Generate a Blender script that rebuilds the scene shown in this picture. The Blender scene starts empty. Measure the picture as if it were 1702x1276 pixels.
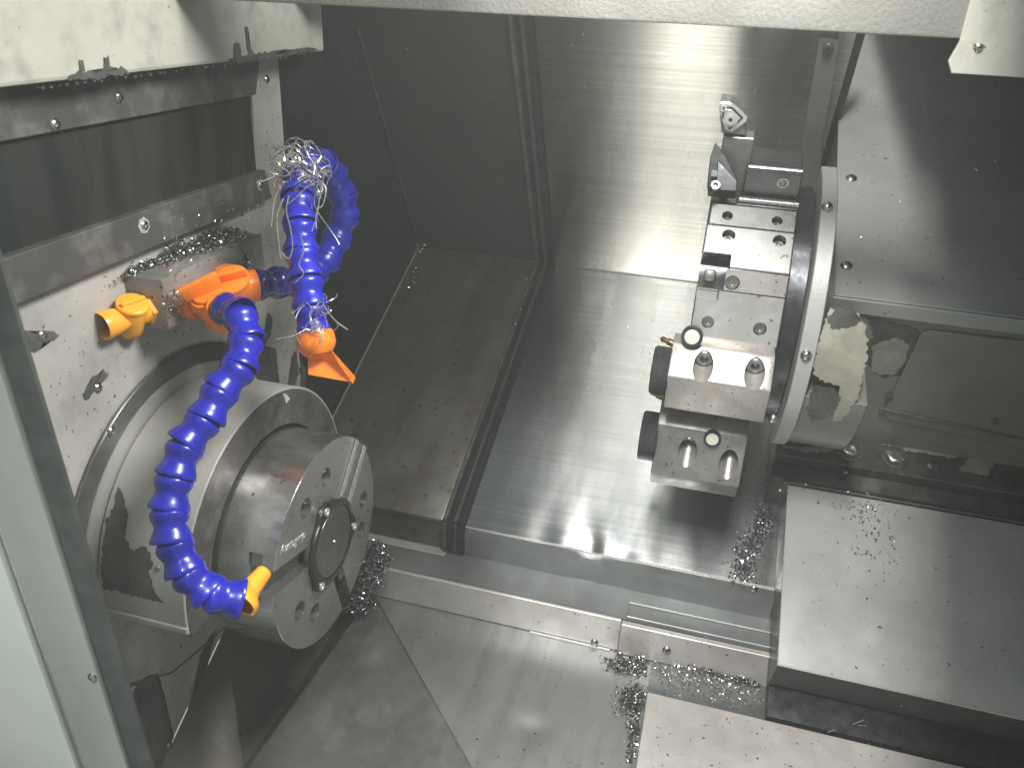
import bpy, bmesh, math, random
from mathutils import Vector, Matrix, noise
random.seed(7)
SC = bpy.context.scene
COL = SC.collection
R = math.radians

# ------------------------------------------------------------------ camera, world, light, exposure
FPX, CX, CY, IW = 1323.0, 851.0, 638.0, 1702.0
AX = Vector((0.96332589, 0.15297235, -0.22046016))     # spindle axis in camera space (x right, y down, z forward)
AD = Vector((0.26513538, -0.41614668, 0.86978455))     # depth into the machine
AU = Vector((0.04130923, -0.89633777, -0.44144326))    # up
cam = bpy.data.cameras.new('camera'); camo = bpy.data.objects.new('camera', cam); COL.objects.link(camo)
right = Vector((AX[0], AD[0], AU[0])); down = Vector((AX[1], AD[1], AU[1])); fwd = Vector((AX[2], AD[2], AU[2]))
camo.matrix_world = Matrix((( right[0], -down[0], -fwd[0], 0), (right[1], -down[1], -fwd[1], 0), (right[2], -down[2], -fwd[2], 0), (0, 0, 0, 1)))
cam.sensor_width = 36; cam.lens = 36*FPX/IW; cam.clip_start = .01; cam.clip_end = 50
cam.dof.use_dof = True; cam.dof.focus_distance = .82; cam.dof.aperture_fstop = 12
SC.camera = camo

w = bpy.data.worlds.new('World'); SC.world = w; w.use_nodes = True
w.node_tree.nodes['Background'].inputs[0].default_value = (.88, .96, .91, 1)
w.node_tree.nodes['Background'].inputs[1].default_value = .42

def area(name, loc, tgt, sx, sy, power, color=(1, 1, 1), longdir=None, spread=180):
    l = bpy.data.lights.new(name, 'AREA'); l.shape = 'RECTANGLE'; l.size = sx; l.size_y = sy; l.energy = power; l.color = color
    l.spread = R(spread)
    o = bpy.data.objects.new(name, l); COL.objects.link(o)
    loc = Vector(loc); z = (loc-Vector(tgt)).normalized(); y = Vector(longdir) if longdir else Vector((0, 0, 1))
    x = y.cross(z).normalized(); y = z.cross(x)
    m = Matrix((x, y, z)).transposed().to_4x4(); m.translation = loc; o.matrix_world = m
    return o
area('workshop_ceiling_light', (-.20, -.5, 1.3), (-.04, .9, -.4), .12, .55, 60, (1, .985, .95), longdir=(0, .77, .63))
area('broad_fill_light', (-.28, -.75, 1.15), (-.04, .9, -.4), .30, .6, 5, (.93, .98, 1), longdir=(0, .77, .63))  # added soft fill lamp, also broadens the streak on the brushed steel
area('machine_work_lamp', (.02, .50, .20), (-.42, .56, -.45), .14, .22, 3.5, (1, .99, .95), longdir=(0, 1, 0), spread=130)
SC.view_settings.view_transform = 'Standard'; SC.view_settings.look = 'None'
SC.view_settings.exposure = .15; SC.view_settings.gamma = 1
SC.render.engine = 'CYCLES'
SC.cycles.max_bounces = 8; SC.cycles.volume_bounces = 0; SC.cycles.sample_clamp_indirect = 6

# ------------------------------------------------------------------ picture <-> machine coordinates (used to read real positions off known planes)
def ray(px, py):
    c = Vector(((px-CX)/FPX, (py-CY)/FPX, 1)); return Vector((AX.dot(c), AD.dot(c), AU.dot(c)))
def onx(px, py, x): r = ray(px, py); return r*(x/r[0])
def ony(px, py, y): r = ray(px, py); return r*(y/r[1])
def onz(px, py, z): r = ray(px, py); return r*(z/r[2])
def atd(px, py, d): return ray(px, py)*d
def onpl(px, py, p0, n): r = ray(px, py); return r*(Vector(p0).dot(n)/r.dot(n))
O0 = Vector((0, 1.215, -.392)); SV = Vector((0, .9061, .4231)).normalized(); NV = Vector((0, -SV[2], SV[1])); XV = Vector((1, 0, 0))
UV = Vector((0, -.517, .856)).normalized()              # rear wall, upwards
UN = Vector((0, -UV[2], UV[1]))                         # normal into the room
def SP(x, s, n): return O0+XV*x+SV*s+NV*n
def UP(x, t, n): return O0+XV*x+UV*t+UN*n
def onn(px, py, n): return onpl(px, py, SP(0, 0, n), NV)
def ons(px, py, s): return onpl(px, py, SP(0, s, 0), SV)
def onu(px, py, n): return onpl(px, py, UP(0, 0, n), UN)
def oncyl(px, py, ax, r, side=0):
    d = ray(px, py); a = d[1]**2+d[2]**2; b = -2*(d[1]*ax[0]+d[2]*ax[1]); c = ax[0]**2+ax[1]**2-r*r
    D = b*b-4*a*c
    if D < 0: D = 0
    return d*((-b-math.sqrt(D))/(2*a))

# ------------------------------------------------------------------ materials
def nodes(m): m.use_nodes = True; return m.node_tree.nodes, m.node_tree.links
def mat(name, col, rough=.5, metal=0, var=.12, vscale=25, stretch=(1, 1, 1), dirt=None, dscale=12, damt=.5, dstretch=(1, 1, 1),
        bump=0, bscale=300, bstretch=(1, 1, 1), aniso=0, tangent=None, rvar=.1, spec=.5, coat=0, speck=None, speckamt=.0, speckscale=180, rstretch=None, rscale=None, sss=0, bdist=.001):
    m = bpy.data.materials.new(name); N, L = nodes(m); b = N['Principled BSDF']
    geo = N.new('ShaderNodeNewGeometry')
    def nz(scale, st, detail=5, rough_=.6):
        mp = N.new('ShaderNodeMapping'); mp.inputs['Scale'].default_value = st; L.new(geo.outputs['Position'], mp.inputs[0])
        n = N.new('ShaderNodeTexNoise'); n.inputs['Scale'].default_value = scale; n.inputs['Detail'].default_value = detail; n.inputs['Roughness'].default_value = rough_
        L.new(mp.outputs[0], n.inputs[0]); return n
    def rng(src, a, b_, c, d):
        r = N.new('ShaderNodeMapRange'); r.inputs[1].default_value = a; r.inputs[2].default_value = b_; r.inputs[3].default_value = c; r.inputs[4].default_value = d
        L.new(src, r.inputs[0]); return r.outputs[0]
    def mix(f, a, c):
        x = N.new('ShaderNodeMix'); x.data_type = 'RGBA'
        if isinstance(f, float): x.inputs[0].default_value = f
        else: L.new(f, x.inputs[0])
        for i, v in ((6, a), (7, c)):
            if isinstance(v, tuple): x.inputs[i].default_value = v
            else: L.new(v, x.inputs[i])
        return x.outputs[2]
    c0 = tuple(v*(1-var) for v in col)+(1,); c1 = tuple(min(1, v*(1+var)) for v in col)+(1,)
    n1 = nz(vscale, stretch)
    out = mix(rng(n1.outputs[0], .35, .65, 0, 1), c0, c1)
    if dirt:
        n2 = nz(dscale, dstretch, 6, .6)
        out = mix(rng(n2.outputs[0], .56-.25*damt, .80-.15*damt, 0, .85), out, tuple(dirt)+(1,))
    if speck:
        n3 = nz(speckscale, (1, 1, 1), 2, .5)
        out = mix(rng(n3.outputs[0], .72-speckamt*.1, .75-speckamt*.1, 0, .9), out, tuple(speck)+(1,))
    L.new(out, b.inputs['Base Color'])
    n4 = nz(rscale or vscale*1.7, rstretch or stretch, 4 if rscale else 6)
    L.new(rng(n4.outputs[0], .3, .7, max(.02, rough-rvar), min(1, rough+rvar)), b.inputs['Roughness'])
    b.inputs['Metallic'].default_value = metal
    b.inputs['Specular IOR Level'].default_value = spec
    if coat: b.inputs['Coat Weight'].default_value = coat; b.inputs['Coat Roughness'].default_value = .08
    if sss: b.inputs['Subsurface Weight'].default_value = sss; b.inputs['Subsurface Radius'].default_value = (.006, .004, .003); b.inputs['Subsurface Scale'].default_value = .5
    if aniso:
        b.inputs['Anisotropic'].default_value = aniso
        if tangent:
            t = N.new('ShaderNodeCombineXYZ'); [t.inputs[i].__setattr__('default_value', tangent[i]) for i in range(3)]
            L.new(t.outputs[0], b.inputs['Tangent'])
    if bump:
        n5 = nz(bscale, bstretch, 4)
        bp = N.new('ShaderNodeBump'); bp.inputs['Strength'].default_value = bump; bp.inputs['Distance'].default_value = bdist
        L.new(n5.outputs[0], bp.inputs['Height']); L.new(bp.outputs[0], b.inputs['Normal'])
    return m
M = {}
M['cream'] = mat('cream_paint', (.40, .395, .345), .42, var=.07, vscale=9, dirt=(.25, .245, .22), dscale=40, damt=.25, bump=.15, bscale=250, speck=(.1, .1, .09), speckamt=.15, speckscale=200)
M['wallpaint'] = mat('worn_grey_paint', (.43, .415, .385), .38, var=.10, vscale=10, dirt=(.24, .235, .215), dscale=22, damt=.45, bump=.12, bscale=200, speck=(.06, .06, .055), speckamt=.35, speckscale=210)
M['bare'] = mat('bare_dark_primer', (.085, .083, .078), .45, var=.3, vscale=60, bump=.3, bscale=300)
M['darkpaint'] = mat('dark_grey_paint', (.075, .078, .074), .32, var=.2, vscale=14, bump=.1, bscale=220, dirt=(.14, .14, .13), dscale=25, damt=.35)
M['blackwall'] = mat('black_wet_sheet', (.012, .014, .017), .25, var=.3, vscale=9, dirt=(.03, .028, .026), dscale=8, damt=.4)
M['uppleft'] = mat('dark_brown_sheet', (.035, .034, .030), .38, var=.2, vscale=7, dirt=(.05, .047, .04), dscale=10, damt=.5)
M['rusty'] = mat('rust_stained_sheet', (.125, .120, .106), .34, .45, var=.2, vscale=12, dirt=(.062, .030, .010), dscale=6, damt=.55, dstretch=(3.5, .6, .6), speck=(.05, .04, .03), speckamt=.5, speckscale=90)
lowT = (0, SV[1], SV[2]); upT = (0, UV[1], UV[2])
M['brushlow'] = mat('brushed_steel_slope', (.42, .43, .43), .25, 1, var=.14, vscale=120, stretch=(.02, 2.2, 2.2), dirt=(.33, .34, .35), dscale=4, dstretch=(5, .5, .5), damt=.4, aniso=.9, tangent=lowT, bump=.30, bscale=800, bstretch=(.012, 1, 1), rvar=.06, rscale=5, rstretch=(2.5, .6, .6), bdist=.0004)
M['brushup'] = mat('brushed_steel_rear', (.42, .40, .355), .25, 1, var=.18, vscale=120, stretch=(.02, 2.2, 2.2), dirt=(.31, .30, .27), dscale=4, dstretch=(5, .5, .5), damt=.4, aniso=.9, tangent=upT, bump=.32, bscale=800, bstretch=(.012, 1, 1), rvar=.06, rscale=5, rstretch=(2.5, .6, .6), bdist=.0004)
M['sheet'] = mat('grey_steel_sheet', (.36, .37, .365), .34, .75, var=.10, vscale=6, dirt=(.24, .25, .25), dscale=9, dstretch=(5, .6, 1), damt=.4, speck=(.08, .08, .08), speckamt=.2, speckscale=140, bump=.04, bscale=60)
M['ledge'] = mat('dull_steel_ledge', (.24, .25, .25), .42, .6, var=.12, vscale=9, dirt=(.15, .155, .155), dscale=12, damt=.4)
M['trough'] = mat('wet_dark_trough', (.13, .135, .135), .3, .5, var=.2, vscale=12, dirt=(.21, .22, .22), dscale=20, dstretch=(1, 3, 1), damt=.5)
M['pinkplate'] = mat('pale_worn_plate', (.47, .45, .43), .36, .35, var=.10, vscale=12, dirt=(.34, .31, .29), dscale=20, damt=.55, speck=(.09, .08, .08), speckamt=.3, speckscale=240, bump=.08, bscale=150)
M['cover'] = mat('satin_grey_cover', (.38, .39, .38), .33, .35, var=.07, vscale=5, dirt=(.22, .23, .22), dscale=6, damt=.4, bump=.06, bscale=500, speck=(.06, .06, .06), speckamt=.1)
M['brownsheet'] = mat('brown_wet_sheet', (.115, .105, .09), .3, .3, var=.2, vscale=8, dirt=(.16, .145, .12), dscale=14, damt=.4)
M['greenglass'] = mat('dim_window_sheet', (.020, .023, .021), .2, var=.4, vscale=5, stretch=(1, 5, .7), dirt=(.05, .047, .038), dscale=6, dstretch=(1, 5, .7), damt=.45)
M['strip'] = mat('grey_frame_strip', (.085, .088, .083), .4, .2, var=.15, vscale=20, dirt=(.2, .2, .18), dscale=40, damt=.25, bump=.1, bscale=200)
M['castiron'] = mat('oily_cast_iron', (.06, .06, .055), .3, .3, var=.35, vscale=18, dirt=(.13, .125, .11), dscale=30, damt=.4, bump=.5, bscale=160)
M['peel'] = mat('peeling_filler', (.25, .24, .195), .5, var=.15, vscale=30, dirt=(.16, .155, .13), dscale=45, damt=.6, bump=.4, bscale=240, bdist=.001)
M['wall2'] = mat('grey_carriage_paint', (.15, .145, .125), .38, var=.1, vscale=8, dirt=(.10, .10, .09), dscale=12, damt=.4)
M['ring'] = mat('pale_grey_ring', (.34, .345, .33), .4, .2, var=.08, vscale=12, bump=.2, bscale=300)
M['steel'] = mat('machined_steel', (.37, .37, .36), .32, .5, var=.10, vscale=30, dirt=(.34, .32, .30), dscale=35, damt=.35, speck=(.12, .11, .10), speckamt=.35, speckscale=160, bump=.05, bscale=400)
M['toolsteel'] = mat('worn_tool_steel', (.35, .335, .315), .38, .5, var=.12, vscale=35, dirt=(.36, .31, .28), dscale=40, damt=.5, speck=(.08, .07, .06), speckamt=.5, speckscale=300, bump=.08, bscale=300)
M['dullsteel'] = mat('dull_steel', (.25, .245, .23), .38, .6, var=.15, vscale=40, dirt=(.18, .17, .155), dscale=50, damt=.5, speck=(.04, .04, .04), speckamt=.4, bump=.1, bscale=300)
M['turret'] = mat('turret_dark_steel', (.17, .18, .185), .24, .9, var=.2, vscale=20, dirt=(.09, .10, .105), dscale=18, damt=.5)
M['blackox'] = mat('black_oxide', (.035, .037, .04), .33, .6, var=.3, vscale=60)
M['knurl'] = mat('knurled_black_steel', (.05, .053, .056), .34, .7, var=.2, vscale=80, bump=1, bscale=900, bdist=.002)
M['chuck'] = mat('chuck_ground_steel', (.56, .56, .55), .24, .9, var=.12, vscale=14, stretch=(1, 3, 3), dirt=(.27, .27, .265), dscale=16, damt=.35, aniso=.6, tangent=(1, 0, 0), bump=.05, bscale=140, bstretch=(3, .2, .2), speck=(.10, .09, .08), speckamt=.1)
M['chuckface'] = mat('chuck_face_steel', (.34, .335, .32), .32, .7, var=.1, vscale=16, dirt=(.22, .22, .21), dscale=14, damt=.4, speck=(.10, .10, .09), speckamt=.1)
M['cap'] = mat('chuck_centre_cap', (.10, .102, .098), .28, .9, var=.1, vscale=30)
M['capdisc'] = mat('cap_disc_steel', (.17, .168, .158), .3, .7, var=.1, vscale=30)
M['bright'] = mat('bright_steel', (.75, .75, .72), .25, .7, var=.06, vscale=60)
M['screw'] = mat('zinc_screw', (.42, .42, .40), .25, 1, var=.15, vscale=200)
M['blue'] = mat('blue_plastic', (.010, .013, .34), .33, var=.2, vscale=60, spec=.5, coat=.25, sss=.06, bump=.12, bscale=90)
M['bluedk'] = mat('dark_blue_plastic', (.010, .010, .20), .26, var=.15, vscale=60, spec=.6, coat=.5, sss=.05, bump=.12, bscale=90)
M['orange'] = mat('orange_plastic', (.93, .235, .018), .33, var=.08, vscale=60, spec=.5, coat=.2, sss=.1, bump=.1, bscale=140, speck=(.35, .10, .03), speckamt=.1)
M['yellow'] = mat('amber_plastic', (.93, .40, .03), .33, var=.06, vscale=60, spec=.5, coat=.2, sss=.1, bump=.1, bscale=140)
M['chip'] = mat('steel_chips', (.42, .42, .42), .22, 1, var=.5, vscale=900)
M['chipbright'] = mat('bright_swarf', (.62, .61, .57), .24, .85, var=.25, vscale=500)
M['rubber'] = mat('black_rubber', (.05, .054, .05), .5, var=.3, vscale=30)
M['door'] = mat('door_grey_paint', (.26, .28, .265), .4, var=.08, vscale=8)
M['doorface'] = mat('door_pale_paint', (.44, .48, .455), .4, var=.05, vscale=8)
M['brass'] = mat('brass', (.55, .42, .2), .3, 1, var=.15, vscale=200)
M['manifold'] = mat('manifold_cast_block', (.30, .285, .265), .42, .35, var=.2, vscale=25, dirt=(.19, .16, .145), dscale=35, damt=.5, speck=(.05, .045, .04), speckamt=.5, bump=.25, bscale=150)
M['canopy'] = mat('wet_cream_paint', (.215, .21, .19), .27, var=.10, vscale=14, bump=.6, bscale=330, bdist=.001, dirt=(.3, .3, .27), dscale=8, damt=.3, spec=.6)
M['housing'] = mat('light_grey_paint', (.40, .395, .375), .36, .1, var=.08, vscale=9, dirt=(.30, .295, .275), dscale=12, damt=.4, bump=.1, bscale=160)
M['annulus'] = mat('mottled_dark_plate', (.13, .12, .115), .4, .5, var=.3, vscale=40, dirt=(.24, .225, .21), dscale=60, damt=.4)
M['carbide'] = mat('coated_carbide', (.33, .33, .33), .3, .9, var=.2, vscale=300)
M['hole'] = mat('oily_hole', (.02, .02, .02), .3)
M['blacktool'] = mat('black_tool_finish', (.022, .024, .026), .5, 0, var=.3, vscale=60, spec=.3)
M['white'] = mat('pale_coolant', (.48, .50, .42), .35, var=.1)

# ------------------------------------------------------------------ mesh helpers
def newbm(): return bmesh.new()
def add_poly_prism(bm, pts, off):
    """closed polygon pts (3D) extruded by vector off"""
    off = Vector(off); a = [bm.verts.new(Vector(p)) for p in pts]; b = [bm.verts.new(Vector(p)+off) for p in pts]
    n = len(pts); bm.faces.new(a); bm.faces.new(b[::-1])
    for i in range(n): bm.faces.new((a[i], b[i], b[(i+1) % n], a[(i+1) % n]))
def add_box(bm, o, a, b, c):
    o, a, b, c = map(Vector, (o, a, b, c)); add_poly_prism(bm, [o, o+a, o+a+b, o+b], c)
def frame(d):
    d = Vector(d).normalized(); u = d.cross(Vector((0, 0, 1)))
    if u.length < .05: u = d.cross(Vector((0, 1, 0)))
    u.normalize(); v = d.cross(u); return d, u, v
def add_lathe(bm, o, d, prof, seg=24, sq=1, a0=0, a1=360, up=None):
    """prof = [(t, r)...] along d from o; closed ends if r==0 given"""
    o = Vector(o); d, u, v = frame(d)
    if up: u = (Vector(up)-d*Vector(up).dot(d)).normalized(); v = d.cross(u)
    full = abs(a1-a0) >= 360; rings = []
    cnt = seg if full else seg+1
    for t, r in prof:
        if r < 1e-7: rings.append([bm.verts.new(o+d*t)])
        else: rings.append([bm.verts.new(o+d*t+(u*math.cos(R(a0+(a1-a0)*k/seg))+v*math.sin(R(a0+(a1-a0)*k/seg)))*r) for k in range(cnt)])
    for A, B in zip(rings, rings[1:]):
        m = max(len(A), len(B)); rngk = range(m if full else m-1)
        for k in rngk:
            k2 = (k+1) % m
            if len(A) == 1 and len(B) == 1: continue
            try:
                if len(A) == 1: bm.faces.new((A[0], B[k2], B[k]))
                elif len(B) == 1: bm.faces.new((A[k], A[k2], B[0]))
                else: bm.faces.new((A[k], A[k2], B[k2], B[k]))
            except ValueError: pass
def add_cyl(bm, o, d, L_, r, seg=24, r2=None):
    r2 = r if r2 is None else r2; add_lathe(bm, o, d, [(0, 0), (0, r), (L_, r2), (L_, 0)], seg)
def add_tube(bm, pts, r, seg=6):
    pts = [Vector(p) for p in pts]; prev = None; u = None
    for i, p in enumerate(pts):
        d = (pts[min(i+1, len(pts)-1)]-pts[max(i-1, 0)])
        if d.length < 1e-9: d = Vector((0, 0, 1))
        d.normalize()
        if u is None: _, u, _ = frame(d)
        u = (u-d*u.dot(d));
        if u.length < 1e-6: _, u, _ = frame(d)
        u.normalize(); v = d.cross(u)
        ring = [bm.verts.new(p+(u*math.cos(2*math.pi*k/seg)+v*math.sin(2*math.pi*k/seg))*r) for k in range(seg)]
        if prev:
            for k in range(seg): bm.faces.new((prev[k], prev[(k+1) % seg], ring[(k+1) % seg], ring[k]))
        else: bm.faces.new(ring[::-1])
        prev = ring
    bm.faces.new(prev)
def bevel(bm, w_, seg=2, ang=30):
    bm.normal_update()
    bmesh.ops.recalc_face_normals(bm, faces=bm.faces[:])
    es = [e for e in bm.edges if len(e.link_faces) == 2 and e.calc_face_angle(0) > R(ang)]
    bmesh.ops.bevel(bm, geom=es, offset=w_, segments=seg, affect='EDGES', profile=.5, clamp_overlap=True)
def finish(bm, name, m, loc=(0, 0, 0), parent=None, smooth=True, recalc=True):
    if recalc: bmesh.ops.recalc_face_normals(bm, faces=bm.faces[:])
    loc = Vector(loc)
    for v in bm.verts: v.co -= loc
    me = bpy.data.meshes.new(name); bm.to_mesh(me); bm.free()
    if smooth:
        me.polygons.foreach_set('use_smooth', [True]*len(me.polygons))
        try: me.set_sharp_from_angle(angle=R(35))
        except Exception: pass
    me.materials.append(m if not isinstance(m, str) else M[m])
    o = bpy.data.objects.new(name, me); COL.objects.link(o)
    if parent is not None: o.parent = parent
    return o
class Thing:
    def __init__(s, name, label, cat, loc, group=None):
        s.o = bpy.data.objects.new(name, None); COL.objects.link(s.o); s.o.empty_display_size = .02
        s.loc = Vector(loc); s.o.location = s.loc; s.o['label'] = label; s.o['category'] = cat
        if group: s.o['group'] = group
    def part(s, name, bm, m, smooth=True, under=None, label=None, recalc=True):
        o = finish(bm, name, m, s.loc, under if under is not None else s.o, smooth, recalc)
        if label: o['label'] = label
        return o
def single(name, bm, m, label, cat, group=None, smooth=True, kind=None):
    c = Vector((0, 0, 0)); n = len(bm.verts)
    for v in bm.verts: c += v.co
    c /= max(1, n); zmin = min(v.co.z for v in bm.verts); c.z = zmin
    o = finish(bm, name, m, c, None, smooth); o.location = c
    if label: o['label'] = label
    if cat: o['category'] = cat
    if group: o['group'] = group
    if kind: o['kind'] = kind
    return o
def struct(name, bm, m, smooth=False, recalc=True):
    o = finish(bm, name, m, (0, 0, 0), None, smooth, recalc); o['kind'] = 'structure'; return o
def cut(o, cutters):
    """boolean-subtract a list of bmeshes from object o, baking the result into its mesh"""
    for cb in cutters:
        bmesh.ops.recalc_face_normals(cb, faces=cb.faces[:])
        par = o.parent; loc = Vector((0, 0, 0))
        p = o
        while p is not None: loc += p.location; p = p.parent
        for v in cb.verts: v.co -= loc
        me = bpy.data.meshes.new('cutter'); cb.to_mesh(me); cb.free()
        co = bpy.data.objects.new('cutter', me); COL.objects.link(co); co.matrix_world = Matrix.Translation(loc)
        md = o.modifiers.new('b', 'BOOLEAN'); md.operation = 'DIFFERENCE'; md.solver = 'EXACT'; md.object = co
        bpy.context.view_layer.update()
        dg = bpy.context.evaluated_depsgraph_get(); nm = bpy.data.meshes.new_from_object(o.evaluated_get(dg))
        o.modifiers.clear(); old = o.data; o.data = nm; nm.name = o.name
        bpy.data.objects.remove(co, do_unlink=True); bpy.data.meshes.remove(me)
    o.data.polygons.foreach_set('use_smooth', [True]*len(o.data.polygons))
    try: o.data.set_sharp_from_angle(angle=R(35))
    except Exception: pass
def dome(bm, p, n, r, h=.5, sock=True):
    d, u, v = frame(n)
    prof = [(-.001, 0), (-.001, r), (r*.15, r), (r*h*.6, r*.82), (r*h*.85, r*.6)]
    if sock: prof += [(r*h*.88, r*.34), (r*h*.3, r*.30), (r*h*.3, 0)]
    else: prof += [(r*h, 0)]
    add_lathe(bm, p, n, prof, 14)
def screws(parent, pts, n, r, m='screw', under=None, h=.6, sock=True):
    for p in pts:
        b = newbm(); dome(b, p, n, r, h, sock)
        if isinstance(parent, Thing): parent.part('screw', b, m, under=under)
        else: finish(b, 'screw', m, (0, 0, 0), parent)
def caphead(bm, p, n, r, h, washer=True, hexr=.5):
    """socket head: outer cylinder with a hexagonal-ish recess"""
    add_lathe(bm, p, n, [(0, 0), (0, r), (h*.9, r), (h, r*.92), (h, r*hexr), (h*.45, r*hexr), (h*.45, 0)], 22)
def jag(pts, amp=.003, sub=5, seed=0):
    """rough closed outline: subdivide and displace within the polygon's plane"""
    rnd = random.Random(seed); out = []; n = len(pts)
    c = sum((Vector(p) for p in pts), Vector())/n
    nrm = Vector()
    for i in range(n): nrm += (Vector(pts[i])-c).cross(Vector(pts[(i+1) % n])-c)
    nrm.normalize()
    for i in range(n):
        a, b = Vector(pts[i]), Vector(pts[(i+1) % n]); e = (b-a); side = e.cross(nrm).normalized() if e.length > 1e-6 else Vector()
        k = max(1, int(e.length/.0024)) if sub is None else sub
        for j in range(k):
            f = j/k; out.append(a+e*f+side*(rnd.uniform(-amp, amp) if j else rnd.uniform(-amp, amp)*.5))
    return out
def flat_patch(parent, px, proj, lift, m, name='bare_patch', amp=.0015, sub=None, seed=0, thick=.0003):
    P = [proj(*p) for p in px]; P = jag(P, amp, sub, seed)
    b = newbm(); lift = Vector(lift); add_poly_prism(b, [p+lift*thick*.1 for p in P], lift*thick)
    bmesh.ops.triangulate(b, faces=[f for f in b.faces if len(f.verts) > 4])
    if isinstance(parent, Thing): return parent.part(name, b, m, smooth=False)
    return finish(b, name, m, (0, 0, 0), parent, False)
def sheet(pts, thick):
    b = newbm(); add_poly_prism(b, pts, thick); return b

XW = -.478
# ================================================================== SETTING: walls of the cabinet
# left wall: dark rear sheet, pale front sheet standing 3 mm proud
b = sheet([(XW-.003, .15, .4), (XW-.003, 1.02, .02), (XW-.003, 1.03, -.038), (XW-.003, 1.22, -.385), (XW-.003, .6, -.68), (XW-.003, .15, -.72)], (-.01, 0, 0))
wl = struct('wall_left_rear', b, M['blackwall'])
b = sheet([(XW, .30, -.20), (XW, .745, -.20), (XW, .762, -.07), (XW, .812, -.07), (XW, .803, -.50), (XW, .79, -.64), (XW, .593, -.669), (XW, .459, -.743), (XW, .30, -.83)], (-.0025, 0, 0))
wall = struct('wall_left', b, M['wallpaint'])
nx = Vector((1, 0, 0))
w_on = lambda x, y: onx(x, y, XW)
patches = [
 [(42, 548), (60, 556), (80, 552), (98, 556), (90, 566), (70, 570), (62, 585), (46, 582)],
 [(136, 655), (150, 630), (166, 622), (172, 612), (180, 620), (172, 632), (158, 640), (148, 662), (140, 665)],
 [(444, 520), (452, 528), (450, 556), (438, 575), (434, 560), (441, 542)],
 [(436, 575), (458, 580), (463, 632), (470, 655), (440, 660), (425, 640), (430, 600)],
 [(486, 590), (492, 580), (496, 612), (490, 640), (484, 660), (478, 640), (482, 615)],
 [(500, 600), (508, 612), (508, 650), (500, 655)],
 [(360, 1045), (342, 1112), (334, 1150), (322, 1190), (312, 1178), (326, 1135), (330, 1100), (345, 1062)],
 [(212, 1140), (262, 1118), (288, 1225), (262, 1300), (240, 1276)],
 [(28, 530), (34, 534), (32, 540), (27, 538)], [(58, 628), (64, 632), (60, 640)]]
for i, p in enumerate(patches): flat_patch(wall, p, w_on, nx, 'bare', seed=i+3, amp=.0018)
screws(wall, [w_on(70, 558), w_on(163, 645), w_on(497, 616), w_on(410, 127), w_on(443, 132), w_on(222, 1143), w_on(281, 1238), w_on(262, 944)], nx, .0042)
# crease bead where the pale sheet is welded near its foot
b = newbm(); add_tube(b, [w_on(212, 1138), w_on(250, 1126), w_on(284, 1118), w_on(330, 1080), w_on(373, 1042)], .0012); finish(b, 'weld_seam', M['darkpaint'], (0, 0, 0), wall)

# rear wall: dark left piece, brushed steel main piece
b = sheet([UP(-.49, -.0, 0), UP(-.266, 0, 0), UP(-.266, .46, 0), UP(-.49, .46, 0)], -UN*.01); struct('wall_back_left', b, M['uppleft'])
b = sheet([UP(-.245, 0, 0), UP(.11, 0, 0), UP(.11, .46, 0), UP(-.245, .46, 0)], -UN*.01); struct('wall_back', b, M['brushup'])
b = sheet([SP(-.49, .02, -.012), SP(.13, .02, -.012), SP(.13, -.484, -.012), SP(-.49, -.484, -.012)], -NV*.02); struct('bed_base', b, M['blackox'])

b = sheet([UP(-.50, -.03, -.014), UP(.10, -.03, -.014), UP(.10, .46, -.014), UP(-.50, .46, -.014)], -UN*.005); struct('wall_back_liner', b, M['blackox'])
# floor of the chip tray
TZ = -.692
tl = [(-.353, .724), (.62, .724), (.62, .10), (.10, .10), (0, .36)]
b = newbm()
# fine grid for the dented tray
def tray_in(x, y): return True
n_ = 90
x0, x1, y0, y1 = -.36, .62, .10, .724
dent = onz(885, 1210, TZ)
gv = {}
for i in range(n_+1):
    for j in range(n_+1):
        x = x0+(x1-x0)*i/n_; y = y0+(y1-y0)*j/n_
        # left boundary follows the crease line
        xl = -.353+(.724-y)*(.353/.364)
        if x < xl: x = xl if xl-x < .013 else None
        if x is None: continue
        d2 = (x-dent[0])**2+(y-dent[1])**2
        z = TZ-.0045*math.exp(-d2/.00018)+.0012*noise.noise(Vector((x*5, y*5, 0)))
        gv[i, j] = b.verts.new((x, y, z))
for i in range(n_):
    for j in range(n_):
        q = [gv.get(k) for k in ((i, j), (i+1, j), (i+1, j+1), (i, j+1))]
        q = [v for v in q if v]
        if len(q) >= 3:
            try: b.faces.new(q)
            except ValueError: pass
bmesh.ops.remove_doubles(b, verts=b.verts, dist=.0008)
struct('floor_tray', b, M['sheet'], smooth=True)
# left facet of the tray and the brown sheet under the spindle
L1a, L1b = (-.353, .724, TZ-.002), (.012, .347, TZ-.002)
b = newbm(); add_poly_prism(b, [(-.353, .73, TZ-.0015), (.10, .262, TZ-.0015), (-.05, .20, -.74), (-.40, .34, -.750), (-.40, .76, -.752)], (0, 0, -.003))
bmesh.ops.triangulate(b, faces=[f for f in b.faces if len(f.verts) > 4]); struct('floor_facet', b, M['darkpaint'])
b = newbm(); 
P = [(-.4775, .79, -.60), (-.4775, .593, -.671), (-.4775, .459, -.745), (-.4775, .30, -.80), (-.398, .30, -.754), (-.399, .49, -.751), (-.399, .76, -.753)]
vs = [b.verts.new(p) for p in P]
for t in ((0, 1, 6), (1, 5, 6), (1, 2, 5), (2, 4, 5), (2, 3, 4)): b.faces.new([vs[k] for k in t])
struct('floor_slope', b, M['brownsheet'])
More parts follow.
